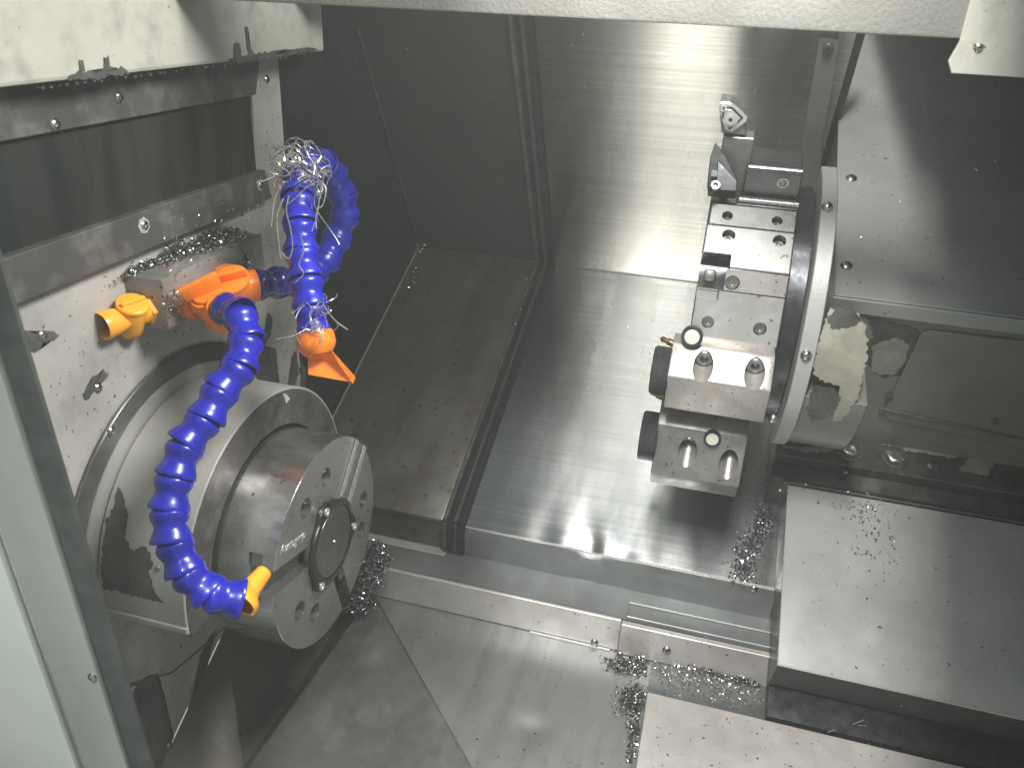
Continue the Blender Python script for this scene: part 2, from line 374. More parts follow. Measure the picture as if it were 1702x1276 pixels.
b = newbm(); add_tube(b, [(-.399, .76, -.751), (-.399, .49, -.749), (-.399, .34, -.748)], .0012); struct('floor_weld', b, M['strip'])
# ledges in front of the slope: profile drawn in (y, z) and extruded along x
def yz(x, pts): return [Vector((x, p[0], p[1])) for p in pts]
b = sheet(yz(-.47, [(.80, -.640), (.7235, -.6445), (.7235, -.760), (.80, -.760)]), (1.1, 0, 0)); struct('floor_ledge', b, M['ledge'])
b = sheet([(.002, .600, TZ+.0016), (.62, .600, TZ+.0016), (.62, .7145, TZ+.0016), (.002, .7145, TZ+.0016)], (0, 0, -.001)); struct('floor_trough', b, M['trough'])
# lower surround under the chuck, closing the corner
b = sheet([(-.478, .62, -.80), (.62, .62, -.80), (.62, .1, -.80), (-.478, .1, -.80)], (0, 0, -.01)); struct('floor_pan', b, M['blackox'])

# ================================================================== plates along the foot of the slope
t = Thing('skirt_plate', 'long pale steel skirt plate with one screw along the back edge of the chip tray', 'metal plate', (-.19, .72, -.69))
b = newbm(); add_box(b, (-.372, .7185, TZ+.001), (.333, 0, 0), (0, .0045, 0), (0, 0, .0465)); bevel(b, .0008, 1); t.part('plate', b, 'pinkplate', False)
screws(t, [ony(988, 1067, .718)], (0, -1, 0), .0045)
b = newbm(); add_tube(b, [(-.145, .7165, TZ+.001), (-.048, .7165, TZ+.001)], .0016); t.part('caulk_bead', b, 'bright')
t = Thing('skirt_plate', 'shorter pale skirt plate on the right of the tray, chips heaped along its foot', 'metal plate', (.04, .715, -.69))
b = newbm(); add_box(b, (-.0385, .7150, TZ+.001), (.175, 0, 0), (0, .0075, 0), (0, 0, .0445)); bevel(b, .0008, 1); t.part('plate', b, 'pinkplate', False)
screws(t, [ony(1108, 1080, .7145)], (0, -1, 0), .0050)
b = newbm(); add_box(b, (-.034, .7235, -.6440), (.165, 0, 0), (0, .022, 0), (0, 0, .0035)); bevel(b, .0006, 1); t.part('top_strip', b, 'ledge', False)
b = newbm(); add_tube(b, [(-.034, .746, -.6395), (.131, .746, -.6395)], .0011); t.part('edge_bead', b, 'bright')

# ================================================================== bed cover with dented front lip
t = Thing('bed_cover', 'wide brushed stainless cover with scratched shine and dented front lip on the sloping bed', 'metal cover', SP(-.06, -.487, 0))
b = newbm(); nx_, ns_ = 120, 70; G = {}
xs = [-.247+.373*i/nx_ for i in range(nx_+1)]; ss = [-.0015-.4855*j/ns_ for j in range(ns_+1)]
dx, ds = onn(985, 905, 0)[0], -.487
def bedz(x, s):
    z = .0008*noise.noise(Vector((x*6, s*4, 3)))
    d = s+.487
    z -= .0028*math.exp(-((x-dx)/.016)**2)*math.exp(-(d/.018)**2)
    z -= .0018*math.exp(-((x-dx-.03)/.024)**2)*math.exp(-(d/.009)**2)
    z += .0008*math.exp(-((x-dx+.03)/.016)**2)*math.exp(-(d/.018)**2)
    z += .0006*math.sin((x-dx)*120)*math.exp(-(d/.05)**2)*math.exp(-((x-dx)/.08)**2)
    return z
for i, x in enumerate(xs):
    for j, s in enumerate(ss): G[i, j] = b.verts.new(SP(x, s, bedz(x, s)))
for i in range(nx_):
    for j in range(ns_): b.faces.new((G[i, j], G[i+1, j], G[i+1, j+1], G[i, j+1]))
t.part('top_sheet', b, 'brushlow')
b = newbm(); prev = None
for i, x in enumerate(xs):
    top = SP(x, -.487, bedz(x, -.487)); r = []
    bow = .004*math.exp(-((x-dx)/.02)**2)
    for k, (dy, dz) in enumerate(((0, 0), (-.0022, -.0018), (-.003-bow*.6, -.006), (-.003, -.018), (-.003, -.044))): r.append(b.verts.new(top+Vector((0, dy, dz)) if k < 3 else Vector((x, top.y-.003, -.598+dz))))
    if prev:
        for k in range(4): b.faces.new((prev[k], r[k], r[k+1], prev[k+1]))
    prev = r
t.part('front_lip', b, M['ledge'])
b = newbm(); add_tube(b, [SP(x, -.4885, bedz(x, -.487)-.0003) for x in xs], .0011, 6); t.part('rolled_edge', b, 'bright')
screws(t, [ony(1253, 978, .770)], (0, -1, 0), .0042)
b = newbm(); add_tube(b, [O0+XV*x+Vector((0, -.0006, .0004)) for x in (-.245, -.1, .10)], .0008, 5); t.part('fold_bead', b, 'strip')

# seam channel between left and right covers (runs up the slope and up the rear wall)
t = Thing('seam_channel', 'black folded channel running between the rusty panel and the brushed cover', 'channel', SP(-.26, -.49, 0))
for (xa, xb, h, m) in ((-.2755, -.271, .010, 'strip'), (-.2705, -.262, .003, 'blackox'), (-.2615, -.2575, .010, 'rubber'), (-.257, -.2475, .004, 'blackox')):
    b = newbm(); add_box(b, SP(xa, -.489, -.002), XV*(xb-xa), SV*.487, NV*h); add_box(b, UP(xa, .012, -.002), XV*(xb-xa), UV*.45, UN*h)
    add_box(b, (xa, .768, -.640), XV*(xb-xa), (0, .006+h*.4, 0), (0, 0, .043)); bevel(b, .0006, 1); t.part('rib', b, m, False)

# rusty fixed cover to the left of the channel
t = Thing('rusty_panel', 'brown rust-streaked steel panel sloping down behind the chuck', 'metal panel', SP(-.38, -.49, 0))
b = newbm(); add_box(b, SP(-.4775, -.003, .0005), XV*.2015, -SV*.487, NV*.0075); bevel(b, .0012, 2); t.part('top_sheet', b, 'rusty')
b = newbm(); add_box(b, (-.4775, .7755, -.6435), (.2015, 0, 0), (0, .004, 0), (0, 0, .0485)); bevel(b, .0008, 1); t.part('front_face', b, 'rusty')
b = newbm(); add_box(b, (-.4775, .762, -.655), (.207, 0, 0), (0, .013, 0), (0, 0, .0135)); bevel(b, .0008, 1); t.part('foot_strip', b, 'pinkplate')
b = newbm(); add_tube(b, [SP(-.4765, s, .0085+.0006*random.random()) for s in [-.01-.02*k for k in range(22)]], .0016); t.part('sealant_bead', b, 'peel')
b = newbm(); add_tube(b, [UP(-.4765, s, .0015) for s in [.02+.02*k for k in range(20)]], .0009); t.part('sealant_line', b, 'strip')
b = newbm(); add_box(b, ony(729, 893, .7745), (.0022, 0, 0), (0, .002, 0), (0, 0, .008)); t.part('slot', b, 'hole', False)

# ================================================================== left window of the cabinet wall
t = Thing('side_window', 'long dark dirty window with grey screwed frame strips in the left wall', 'window', (XW, .5, -.21))
b = newbm(); add_box(b, (XW+.0005, .20, -.182), (.003, 0, 0), (0, .545, 0), (0, 0, .085)); t.part('pane', b, 'greenglass', False)
b = newbm(); add_poly_prism(b, [(XW, .2, -.1035), (XW, .748, -.1035), (XW, .766, -.060), (XW, .2, -.060)], (.010, 0, 0)); bevel(b, .0008, 1); top = t.part('frame', b, 'strip', False)
b = newbm(); add_poly_prism(b, [(XW, .2, -.212), (XW, .757, -.209), (XW, .748, -.1775), (XW, .2, -.1775)], (.012, 0, 0)); bevel(b, .0008, 1); bot = t.part('frame', b, 'strip', False)
screws(t, [onx(197, 162, XW+.010), onx(91, 207, XW+.010)], nx, .0045, under=top)
screws(t, [onx(239, 375, XW+.012), onx(433, 308, XW+.012)], nx, .0048, under=bot)
b = newbm()
for q in [(239, 375, .006), (433, 308, .0055)]:
    c = onx(q[0], q[1], XW+.0125)
    add_lathe(b, c, nx, [(0, 0), (0, q[2]+.0012), (.0006, q[2]+.0008), (.0006, 0)], 7)
t.part('sealant_blob', b, 'housing', under=bot)

# hood along the top of the left wall
t = Thing('side_hood', 'cream painted hood box with chipped drip edge along the top left', 'hood', (-.44, .5, -.068))
b = newbm(); add_box(b, (XW, .16, -.0665), (.038, 0, 0), (0, .685, 0), (0, 0, .24)); bevel(b, .003, 2); t.part('shell', b, 'cream', False)
h_on = lambda x, y: onx(x, y, -.4399)
for i, p in enumerate([[(112, 133), (120, 122), (145, 118), (165, 120), (180, 114), (205, 112), (215, 122), (160, 132)], [(130, 100), (138, 100), (141, 118), (132, 119)], [(172, 96), (180, 92), (182, 113), (171, 114)],
                       [(389, 72), (398, 73), (402, 96), (388, 98)], [(407, 44), (411, 45), (414, 70), (420, 88), (414, 96), (409, 70)], [(380, 98), (420, 90), (470, 84), (515, 80), (530, 84), (440, 98), (390, 106)]]):
    flat_patch(t, p, h_on, nx, 'bare' if i > 2 else 'strip', seed=40+i, amp=.0012)
for k in range(34):
    px = 60+k*13.5+random.uniform(-4, 4); py = 152-.124*px+random.uniform(0, 2)
    c = onx(px, py, -.442); r = random.uniform(.0008, .0021); b = newbm(); add_lathe(b, c, (0, 0, -1), [(-r*.3, 0), (0, r), (r*.8, r*.7), (r*1.3, 0)], 8); t.part('coolant_drop', b, 'screw')

b = newbm(); add_box(b, (-.43, .78, -.0125), (.05, 0, 0), (0, .05, 0), (0, 0, .02)); t.part('bracket', b, 'strip', False)

# canopy beam across the top
t = Thing('canopy_beam', 'wet cream painted beam with textured paint across the top of the opening', 'beam', (.1, .6, -.03))
b = newbm(); add_box(b, (-.47, .600, -.0150), (1.2, 0, 0), (0, .03, 0), (0, 0, .085)); bevel(b, .002, 2); t.part('beam', b, 'canopy')
b = newbm(); add_poly_prism(b, [(.1275, .5975, -.0165), (.1240, .5975, -.028), (.1275, .5975, -.0350), (.75, .5975, -.0355), (1.0, .5975, -.0355), (1.0, .5975, .05), (.1275, .5975, .05)], (0, .0022, 0)); bevel(b, .0003, 1); t.part('end_plate', b, 'cream')
screws(t, [ony(1627, 80, .5975)], (0, -1, 0), .0028)

# ================================================================== sliding door at the near left
t = Thing('sliding_door', 'out-of-focus pale grey machine door edge with black rubber seal at the near left', 'door', (-.35, .3, -.6))
a, c = Vector((-.3445, .3, -.05)), Vector((-.3130, .3, -.58))
def strip(dx0, dx1, y, th, m, nm):
    b = newbm(); add_poly_prism(b, [a+Vector((dx0, y, 0)), a+Vector((dx1, y, 0)), c+Vector((dx1, y, 0)), c+Vector((dx0, y, 0))], (0, th, 0)); bevel(b, .002, 2); t.part(nm, b, m)
strip(-.018, 0, 0, .0035, 'rubber', 'rubber_seal'); strip(-.058, -.0185, -.003, .006, 'door', 'edge_frame'); strip(-.30, -.0585, -.008, .006, 'doorface', 'door_panel')
screws(t, [ony(153, 1125, .2965)], (0, -1, 0), .003)

# unseen plates added off camera to block stray light and bound the ceiling light
t = Thing('rear_blocker', 'unseen dark sheet added above the carriage housing to shade it', 'light blocker', (.6, 1.2, .1))
b = newbm(); add_box(b, (.125, .69, .10), (1.1, 0, 0), (0, 1.1, 0), (0, 0, .004)); t.part('sheet', b, 'darkpaint', False)  # added to keep light off the upper carriage cover
t = Thing('side_blocker', 'unseen dark sheet added above the low way cover to shade it', 'light blocker', (.6, .3, .1))
b = newbm(); add_box(b, (.135, .02, .10), (1.1, 0, 0), (0, .665, 0), (0, 0, .004)); t.part('sheet', b, 'darkpaint', False)  # added to deepen the shade over the way cover
u = Vector((0, .636, -.772)); vL = Vector((0, .772, .636)); P0 = Vector((0, -.5, 1.3))+u*1.3
t = Thing('beam_blocker', 'unseen dark sheet added to cut off the ceiling light on the right', 'light blocker', P0+Vector((.5, 0, 0)))
b = newbm(); add_box(b, P0+XV*.066-vL*.7, XV*1.3, vL*1.2, u*.004); t.part('sheet', b, 'darkpaint', False)  # added blocker, its edge sets the right limit of the ceiling light
t = Thing('beam_blocker', 'unseen dark sheet added to cut off the ceiling light on the left', 'light blocker', P0-Vector((.5, 0, 0)))
b = newbm(); add_box(b, P0-XV*.197-vL*.27, -XV*.9, vL*.9, u*.004); t.part('sheet', b, 'darkpaint', False)  # added blocker for the left limit, trimmed so the door stays lit

# ================================================================== spindle cover
AXC = (.576, -.4964)
t = Thing('spindle_cover', 'light grey half-round spindle cover with peeled paint and a dark screwed flange', 'cover', (-.44, .576, -.49))
def arc(bm, x0_, x1_, r, th, a0, a1, seg=72):
    ring = []
    for k in range(seg+1):
        a_ = R(a0+(a1-a0)*k/seg); cy, sz = math.cos(a_), math.sin(a_)
        ring.append([bm.verts.new((x, AXC[0]+rr*cy, AXC[1]+rr*sz)) for x, rr in ((x0_, r), (x1_, r), (x1_, r-th), (x0_, r-th))])
    for A, B in zip(ring, ring[1:]):
        for k in range(4): bm.faces.new((A[k], A[(k+1) % 4], B[(k+1) % 4], B[k]))
    bm.faces.new(ring[0]); bm.faces.new(ring[-1][::-1])
b = newbm(); arc(b, -.470, -.385, .1455, .003, -8, 184); bevel(b, .0007, 1, 60); t.part('barrel', b, 'housing')
b = newbm(); arc(b, -.390, -.3846, .1424, .034, -12, 186); t.part('front_ring', b, 'annulus')
b = newbm(); arc(b, XW, -.4735, .1765, .040, -12, 184); bevel(b, .0008, 1, 60); fl = t.part('flange', b, 'darkpaint')
b = newbm(); add_tube(b, [(-.4752, AXC[0]+.1768*math.cos(R(k*3)), AXC[1]+.1768*math.sin(R(k*3))) for k in range(-3, 62)], .0011); t.part('flange_edge', b, 'strip')
# smear of overspray on the flange (lighter inner band)
b = newbm(); arc(b, -.4734, -.4718, .1590, .016, 8, 178); t.part('paint_band', b, 'housing')
screws(t, [onx(185, 717, -.4735), onx(118, 838, -.4735), onx(380, 588, -.4735)], nx, .0045, under=fl)
def cyl_patch(T, px, r, m, seed, name='bare_patch', ax=AXC, amp=.0015, lift=.0003, under=None):
    P = [oncyl(x, y, ax, r+lift) for x, y in px]; P = jag(P, amp, None, seed)
    b = newbm(); top = []; c0 = sum(P, Vector())/len(P)
    def snap(p, rr):
        d = Vector((0, p.y-ax[0], p.z-ax[1])).normalized(); return Vector((p.x, ax[0], ax[1]))+d*rr
    K = 6; rings = []
    for k in range(1, K+1): rings.append([b.verts.new(snap(c0.lerp(p, k/K), r+lift)) for p in P])
    cv = b.verts.new(snap(c0, r+lift)); n = len(P)
    for i in range(n): b.faces.new((cv, rings[0][i], rings[0][(i+1) % n]))
    for A, B in zip(rings, rings[1:]):
        for i in range(n): b.faces.new((A[i], B[i], B[(i+1) % n], A[(i+1) % n]))
    T.part(name, b, m, under=under)
cyl_patch(t, [(196, 808), (203, 822), (212, 856), (208, 868), (206, 884), (214, 906), (222, 918), (236, 908), (244, 908), (250, 925), (254, 940), (246, 952), (252, 968), (262, 990), (272, 1002), (230, 992), (172, 978), (168, 950), (172, 900), (176, 862), (188, 845), (192, 822)], .1455, 'bare', 5)
cyl_patch(t, [(470, 653), (478, 656), (482, 663), (476, 670)], .1455, 'white', 6, 'paint_fleck', amp=.0004)
screws(t, [oncyl(262, 944, AXC, .1455)], (0, -1, 0), .0028)
b = newbm(); add_box(b, (-.470, .4285, -.5035), (.0855, 0, 0), (0, .004, 0), (0, 0, .006)); bevel(b, .0006, 1); t.part('lower_edge', b, 'housing')

# ================================================================== chuck
XF = -.326
t = Thing('lathe_chuck', 'three-jaw steel lathe chuck with jaws removed and engraved face in front of the spindle cover', 'chuck', (-.36, .576, -.60))
def CP(x, r, a_): return Vector((x, AXC[0]+r*math.cos(R(a_)), AXC[1]+r*math.sin(R(a_))))
oc = Vector((-.47, AXC[0], AXC[1]))
b = newbm(); add_lathe(b, oc, XV, [(0, 0), (0, .092), (.083, .092), (.083, .1035), (.0905, .105), (.1435, .105), (.1440, .1046), (.1440, 0)], 128)
body = t.part('body', b, 'chuck')
cutters = []
for a_ in (45, 165, 285):
    rd = Vector((0, math.cos(R(a_)), math.sin(R(a_)))); td = Vector((0, -math.sin(R(a_)), math.cos(R(a_))))
    o_ = Vector((XF, AXC[0], AXC[1]))
    tw0, tw1 = {45: (-.0200, .0135), 165: (-.0105, .0125), 285: (-.0105, .0095)}[a_]
    cb = newbm(); add_box(cb, o_+rd*.030+td*tw0+XV*.01, td*(tw1-tw0), rd*.09, -XV*.030); cutters.append(cb)
    cb = newbm(); add_box(cb, o_+rd*.030-td*.0230-XV*.0125, td*.044, rd*.09, -XV*.0135); cutters.append(cb)
holes = [(.0725, 88), (.0745, 121), (.079, -2), (.079, -28), (.0738, -151.3), (.0716, -122.8)]
for r_, a_ in holes:
    cb = newbm(); add_cyl(cb, CP(XF+.01, r_, a_), -XV, .028, .0098, 28); cutters.append(cb)
small = [(.0767, 101), (.0518, 101), (.0915, -16), (.0667, -16), (.0571, -138.6), (.0821, -137)]
for r_, a_ in small:
    cb = newbm(); add_cyl(cb, CP(XF+.01, r_, a_), -XV, .016, .0030, 16); cutters.append(cb)
# side keyway seen beside the left jaw slot
cut(body, cutters)
body.data.materials.append(M['chuckface'])
for p in body.data.polygons:
    if abs(p.normal.x) > .9: p.material_index = 1
for r_, a_ in holes:
    b = newbm(); caphead(b, CP(XF-.021, r_, a_), XV, .0084, .009); t.part('bolt', b, 'screw')
for r_, a_ in small:
    b = newbm(); add_cyl(b, CP(XF-.005, r_, a_), XV, .002, .0028, 12); t.part('pin', b, 'bright')
# master jaws with serrated tops: top one shows two racks, the others sit low
def master(a_, depth, r0, r1, rack):
    rd = Vector((0, math.cos(R(a_)), math.sin(R(a_)))); td = Vector((0, -math.sin(R(a_)), math.cos(R(a_)))); o_ = Vector((XF, AXC[0], AXC[1]))
    b = newbm(); add_box(b, o_+rd*r0-td*.0225-XV*.0130, td*.042, rd*(r1-r0), -XV*.0118); tw0, tw1 = {45: (-.0197, .0132), 165: (-.0100, .0120), 285: (-.0100, .0090)}[a_]; add_box(b, o_+rd*r0+td*tw0-XV*(depth+.003), td*(tw1-tw0), rd*(r1-r0), -XV*.012)
    j = t.part('master_jaw', b, 'dullsteel', False)
    if rack:
        for sgn in (-1, 1):
            b = newbm(); n = 42; w0, w1 = ((.0095, .0192) if sgn < 0 else (.0040, .0130)); L_ = r1-r0
            for k in range(n):
                q = o_+rd*(r0+L_*k/n)-XV*(depth+.002)+td*(w0*sgn); e = L_/n
                add_poly_prism(b, [q, q+rd*e, q+rd*e*.5+XV*.0011], td*(w1-w0)*sgn)
            t.part('serrated_rack', b, 'bright', False, under=j)
    else:
        b = newbm(); add_box(b, o_+rd*(r0+.01)-td*.004-XV*(depth+.0028), td*.008, rd*(r1-r0-.02), XV*.001); t.part('slot_floor', b, 'bright', False, under=j)
master(45, -.0048, .036, .1035, True); master(165, .0125, .036, .100, False); master(285, .010, .036, .101, False)
# rubber/cast centre cap with three ears
b = newbm(); pts = []
for k in range(96):
    a_ = 360*k/96; r_ = .0435
    for e in (105, -15, 225): 
        dlt = abs((a_-e+180) % 360-180); r_ = max(r_, .0435+.0070*math.exp(-(dlt/15)**4))
    pts.append(CP(XF+.0003, r_, a_))
add_poly_prism(b, pts, XV*.0055); bevel(b, .0012, 2, 50); cp = t.part('centre_cap', b, 'cap')
cut(cp, [(lambda cb: (add_cyl(cb, Vector((XF+.004, AXC[0], AXC[1])), XV, .02, .0372, 64), cb)[1])(newbm())])
b = newbm(); add_lathe(b, (XF+.0046, AXC[0], AXC[1]), XV, [(-.0004, .0371), (-.0004, .0362), (.0008, .0355), (.0006, .020), (.0004, .002)], 64)
add_lathe(b, (XF+.0046, AXC[0], AXC[1]), XV, [(.0004, .002), (.0004, .0019), (.0012, .0015), (.0016, 0)], 16); t.part('cap_disc', b, 'capdisc', under=cp)
b = newbm(); add_lathe(b, (XF+.0052, AXC[0], AXC[1]), XV, [(0, 0), (0, .0018), (.0012, .0012), (.0014, 0)], 12); t.part('centre_mark', b, 'bright', under=cp)
for a_ in (105, -15, 225):
    b = newbm(); caphead(b, CP(XF+.0053, .0445, a_), XV, .0042, .0022, hexr=.55); t.part('cap_screw', b, 'bright', under=cp)
# engraved script
fc = bpy.data.curves.new('txt', 'FONT'); fc.body = 'Autogrip'; fc.size = .0125; fc.shear = .35; fc.extrude = .00015; fc.space_character = 1.02; fc.align_x = 'LEFT'
fo = bpy.data.objects.new('txt', fc); COL.objects.link(fo); bpy.context.view_layer.update()
me = bpy.data.meshes.new_from_object(fo.evaluated_get(bpy.context.evaluated_depsgraph_get())); bpy.data.objects.remove(fo, do_unlink=True)
rd = Vector((0, .966, -.259)); ud = Vector((0, .259, .966)); o_ = Vector((XF+.0002, AXC[0]-.0885, AXC[1]+.0470))
for v in me.vertices:
    c_ = v.co.copy(); v.co = o_+rd*c_.x*1.0+ud*c_.y+XV*c_.z-t.loc
me.materials.clear(); me.materials.append(M['bright']); eo = bpy.data.objects.new('engraving', me); COL.objects.link(eo); eo.parent = t.o

# ================================================================== coolant manifold block
MB0 = Vector((XW, .535, -.2275))
t = Thing('coolant_manifold', 'grey cast coolant manifold block with chips on top on the left wall', 'manifold', (-.46, .61, -.275))
b = newbm(); add_box(b, MB0, (.0375, 0, 0), (0, .1525, 0), (0, 0, -.0445)); bevel(b, .0012, 2); mb = t.part('block', b, 'manifold', False)
cutters = []
for q, r_ in (((412, 436), .0082), ((312, 497), .008), ((372, 462), .008)):
    cb = newbm(); add_cyl(cb, onx(q[0], q[1], -.4405)+XV*.01, -XV, .028, r_, 24); cutters.append(cb)
cut(mb, cutters)
b = newbm(); c_ = onx(412, 436, -.4405); add_lathe(b, c_-XV*.001, XV, [(0, .0082), (.0016, .0082), (.0016, .0105), (0, .0105)], 24); t.part('port_rim', b, 'dullsteel')
b = newbm(); q = Vector((-.4400, .648, -.2272)); add_poly_prism(b, [q, q+Vector((0, .0385, 0)), q+Vector((0, .0385, -.044)), q+Vector((0, .031, -.044))], (.0012, 0, 0)); t.part('face_plate', b, 'manifold', False)

def link_prof(r, L_):
    # one hose link: socket skirt opening forward, waist, ball
    return [(-.16*L_, 0), (-.14*L_, r*.60), (-.04*L_, r*.80), (.08*L_, r*.91), (.18*L_, r*.93), (.29*L_, r*.88), (.40*L_, r*.80), (.50*L_, r*.765), (.60*L_, r*.79), (.74*L_, r*.89), (.88*L_, r*.98), (.95*L_, r*1.0), (1.0*L_, r*.985), (1.015*L_, r*.94), (.98*L_, r*.86), (.80*L_, r*.70), (.80*L_, 0)]
def catmull(P, n=14):
    out = []
    for i in range(len(P)-1):
        p0, p1, p2, p3 = P[max(i-1, 0)], P[i], P[i+1], P[min(i+2, len(P)-1)]
        for k in range(n):
            t_ = k/n; out.append(.5*((2*p1)+(p2-p0)*t_+(2*p0-5*p1+4*p2-p3)*t_*t_+(3*p1-p0-3*p2+p3)*t_**3))
    out.append(P[-1]); return out
def hose(T, P, pitch, r, flip=False, darkfirst=0, taper=None):
    C = catmull(P); L_ = [0]
    for a, c in zip(C, C[1:]): L_.append(L_[-1]+(c-a).length)
    tot = L_[-1]; n = max(1, round(tot/pitch)); st = tot/n
    def at(s):
        s = max(0, min(tot, s))
        for i in range(len(L_)-1):
            if L_[i+1] >= s: f = (s-L_[i])/max(1e-9, L_[i+1]-L_[i]); return C[i].lerp(C[i+1], f)
        return C[-1]
    rnd = random.Random(3)
    for k in range(n):
        p, q = at(k*st), at((k+1)*st)
        d = (q-p).normalized(); wob = Vector((rnd.uniform(-1, 1), rnd.uniform(-1, 1), rnd.uniform(-1, 1)))*.045; d = (d+wob).normalized()
        b = newbm()
        if flip: add_lathe(b, q, -d, link_prof(r, st), 30)
        else: add_lathe(b, p, d, link_prof(r, st), 30)
        T.part('hose_link', b, 'bluedk' if k < darkfirst else 'blue')
    return C

def hexnut(bm, o, d, L_, r, up=None): add_lathe(bm, o, d, [(0, 0), (0, r), (L_, r), (L_, 0)], 6, up=up)

# ---- amber valve, end open
t = Thing('hose_valve', 'amber plastic hose valve with open end and no hose at the left of the manifold', 'valve', onx(215, 520, -.45), 'plastic hose valves on the manifold')
p0 = Vector((-.4585, .5352, -.2500)); d_ = Vector((.30, -1, -.12)).normalized()
# place along the measured line
A = atd(262, 508, .690); B_ = atd(168, 543, .650); d_ = (B_-A).normalized(); Lt = (B_-A).length
b = newbm(); hexnut(b, A, d_, .013, .0128); add_lathe(b, A-d_*.018, d_, [(0, .0), (0, .0085), (.02, .0085)], 20); bevel(b, .0006, 1, 50); t.part('hex_base', b, 'yellow', False)
b = newbm(); add_lathe(b, A+d_*.012, d_, [(0, .0), (0, .0108), (.006, .0110), (.010, .0092), (.014, .0098), (.030, .0095), (.032, .009)], 30); t.part('barrel', b, 'yellow')
vc = A+d_*.0255; upv = Vector((.30, -.42, .85)).normalized(); upv = (upv-d_*upv.dot(d_)).normalized()
b = newbm(); add_lathe(b, vc-upv*.019, upv, [(0, 0), (0, .0095), (.006, .0105), (.030, .0128), (.030, 0)], 32); bevel(b, .0008, 2, 40); t.part('valve_drum', b, 'yellow')
b = newbm(); add_lathe(b, vc+upv*.0105, upv, [(0, 0), (0, .0132), (.003, .0132), (.004, .0115), (.004, 0)], 30); sd = d_.cross(upv); add_box(b, vc+upv*.014-sd*.0018-d_*.011, d_*.022, sd*.0036, upv*.0035); bevel(b, .0005, 1, 50); t.part('handle', b, 'yellow')
e0 = A+d_*.036; L2_ = Lt-.036
b = newbm(); add_lathe(b, e0-d_*.006, d_, [(0, .0085), (.006, .0100), (.010, .0112), (.018, .0118), (L2_+.004, .0122), (L2_+.006, .0118), (L2_+.005, .0096), (.014, .0088), (.012, 0)], 32); ck = t.part('socket', b, 'yellow')
b = newbm(); add_lathe(b, e0+d_*.010, d_, [(0, 0), (.0, .0085), (.001, .007), (.0015, 0)], 20); t.part('inner_bore', b, 'dullsteel', under=ck)

# ---- near hose: orange valve, paddle handle, long blue hose to the chuck, amber nozzle
t = Thing('coolant_hose', 'long blue segmented coolant hose hanging before the spindle cover, amber nozzle at the chuck', 'coolant hose', onx(312, 497, -.44), 'blue segmented coolant hoses')
A = onx(308, 499, -.4403); d_ = Vector((1, -.06, .02)).normalized()
b = newbm(); hexnut(b, A, d_, .014, .0150); t.part('hex_base', b, 'orange', False)
b = newbm(); add_lathe(b, A+d_*.012, d_, [(0, 0), (0, .0115), (.012, .0115), (.016, .0095), (.028, .0095), (.028, 0)], 28); t.part('barrel', b, 'orange')
vc = A+d_*.031+Vector((0, 0, -.002)); upv = Vector((-.05, -.42, .9)).normalized()
b = newbm(); add_lathe(b, vc-upv*.021, upv, [(0, 0), (0, .0115), (.004, .0135), (.022, .0152), (.036, .0158), (.036, 0)], 34); t.part('valve_drum', b, 'orange')
b = newbm(); hd = (onx(308, 462, -.41)-onx(365, 482, -.395)).normalized(); hd = (hd-upv*hd.dot(upv)).normalized(); sd = upv.cross(hd)
add_poly_prism(b, [vc+upv*.017-hd*.014-sd*.0025, vc+upv*.018+hd*.018-sd*.0025, vc+upv*.031+hd*.020-sd*.0025, vc+upv*.033-hd*.014-sd*.0025], sd*.005)
add_lathe(b, vc+upv*.014, upv, [(0, 0), (0, .0130), (.004, .0130), (.004, 0)], 30); bevel(b, .0007, 2, 50); t.part('handle', b, 'orange')
h1 = [(372, 512, .675), (386, 508, .668), (402, 530, .66), (410, 560, .655), (409, 592, .65), (390, 622, .64), (362, 655, .635), (346, 688, .63), (326, 718, .625), (306, 745, .62), (291, 790, .615), (282, 832, .612), (284, 872, .61), (291, 912, .61), (306, 948, .61), (338, 980, .612), (372, 996, .617), (402, 996, .622)]
H1 = [atd(*q) for q in h1]
dd = (H1[0]-vc)
b = newbm(); add_lathe(b, vc, dd, [(0, 0), (0, .012), (dd.length*.8, .0128), (dd.length*1.02, .0152), (dd.length*1.05, .0150), (dd.length*1.0, .012), (dd.length*.8, 0)], 30); t.part('outlet', b, 'orange')
hose(t, H1, .0245, .0158, darkfirst=1)
A = H1[-1]; d_ = (atd(436, 952, .640)-atd(402, 994, .622)).normalized()
b = newbm(); add_lathe(b, A-d_*.003, d_, [(0, .0125), (-.0005, .0150), (.003, .0150), (.006, .0138), (.010, .0100), (.014, .0082), (.031, .0066), (.0325, .0058), (.0325, .004), (.024, .004), (.024, 0)], 30); t.part('nozzle', b, 'yellow')

# ---- far hose: looped, fan nozzle
t = Thing('coolant_hose', 'blue segmented coolant hose looped upwards and over, ending in a flat orange fan nozzle', 'coolant hose', onx(375, 462, -.44), 'blue segmented coolant hoses')
A = onx(368, 462, -.4403); d_ = Vector((1, .02, .0)).normalized()
b = newbm(); hexnut(b, A, d_, .012, .0140); t.part('hex_base', b, 'orange', False)
b = newbm(); add_lathe(b, A+d_*.011, d_, [(0, 0), (0, .011), (.010, .011), (.012, .0095), (.030, .0095), (.030, 0)], 28); t.part('barrel', b, 'orange')
vc = atd(392, 478, .705)
b = newbm(); upv = Vector((.1, -.55, .83)).normalized(); add_lathe(b, vc-upv*.020, upv, [(0, 0), (0, .012), (.004, .0138), (.030, .0146), (.030, 0)], 34); t.part('valve_drum', b, 'orange')
b = newbm(); hd = Vector((.75, .5, .1)).normalized(); hd = (hd-upv*hd.dot(upv)).normalized(); sd = upv.cross(hd)
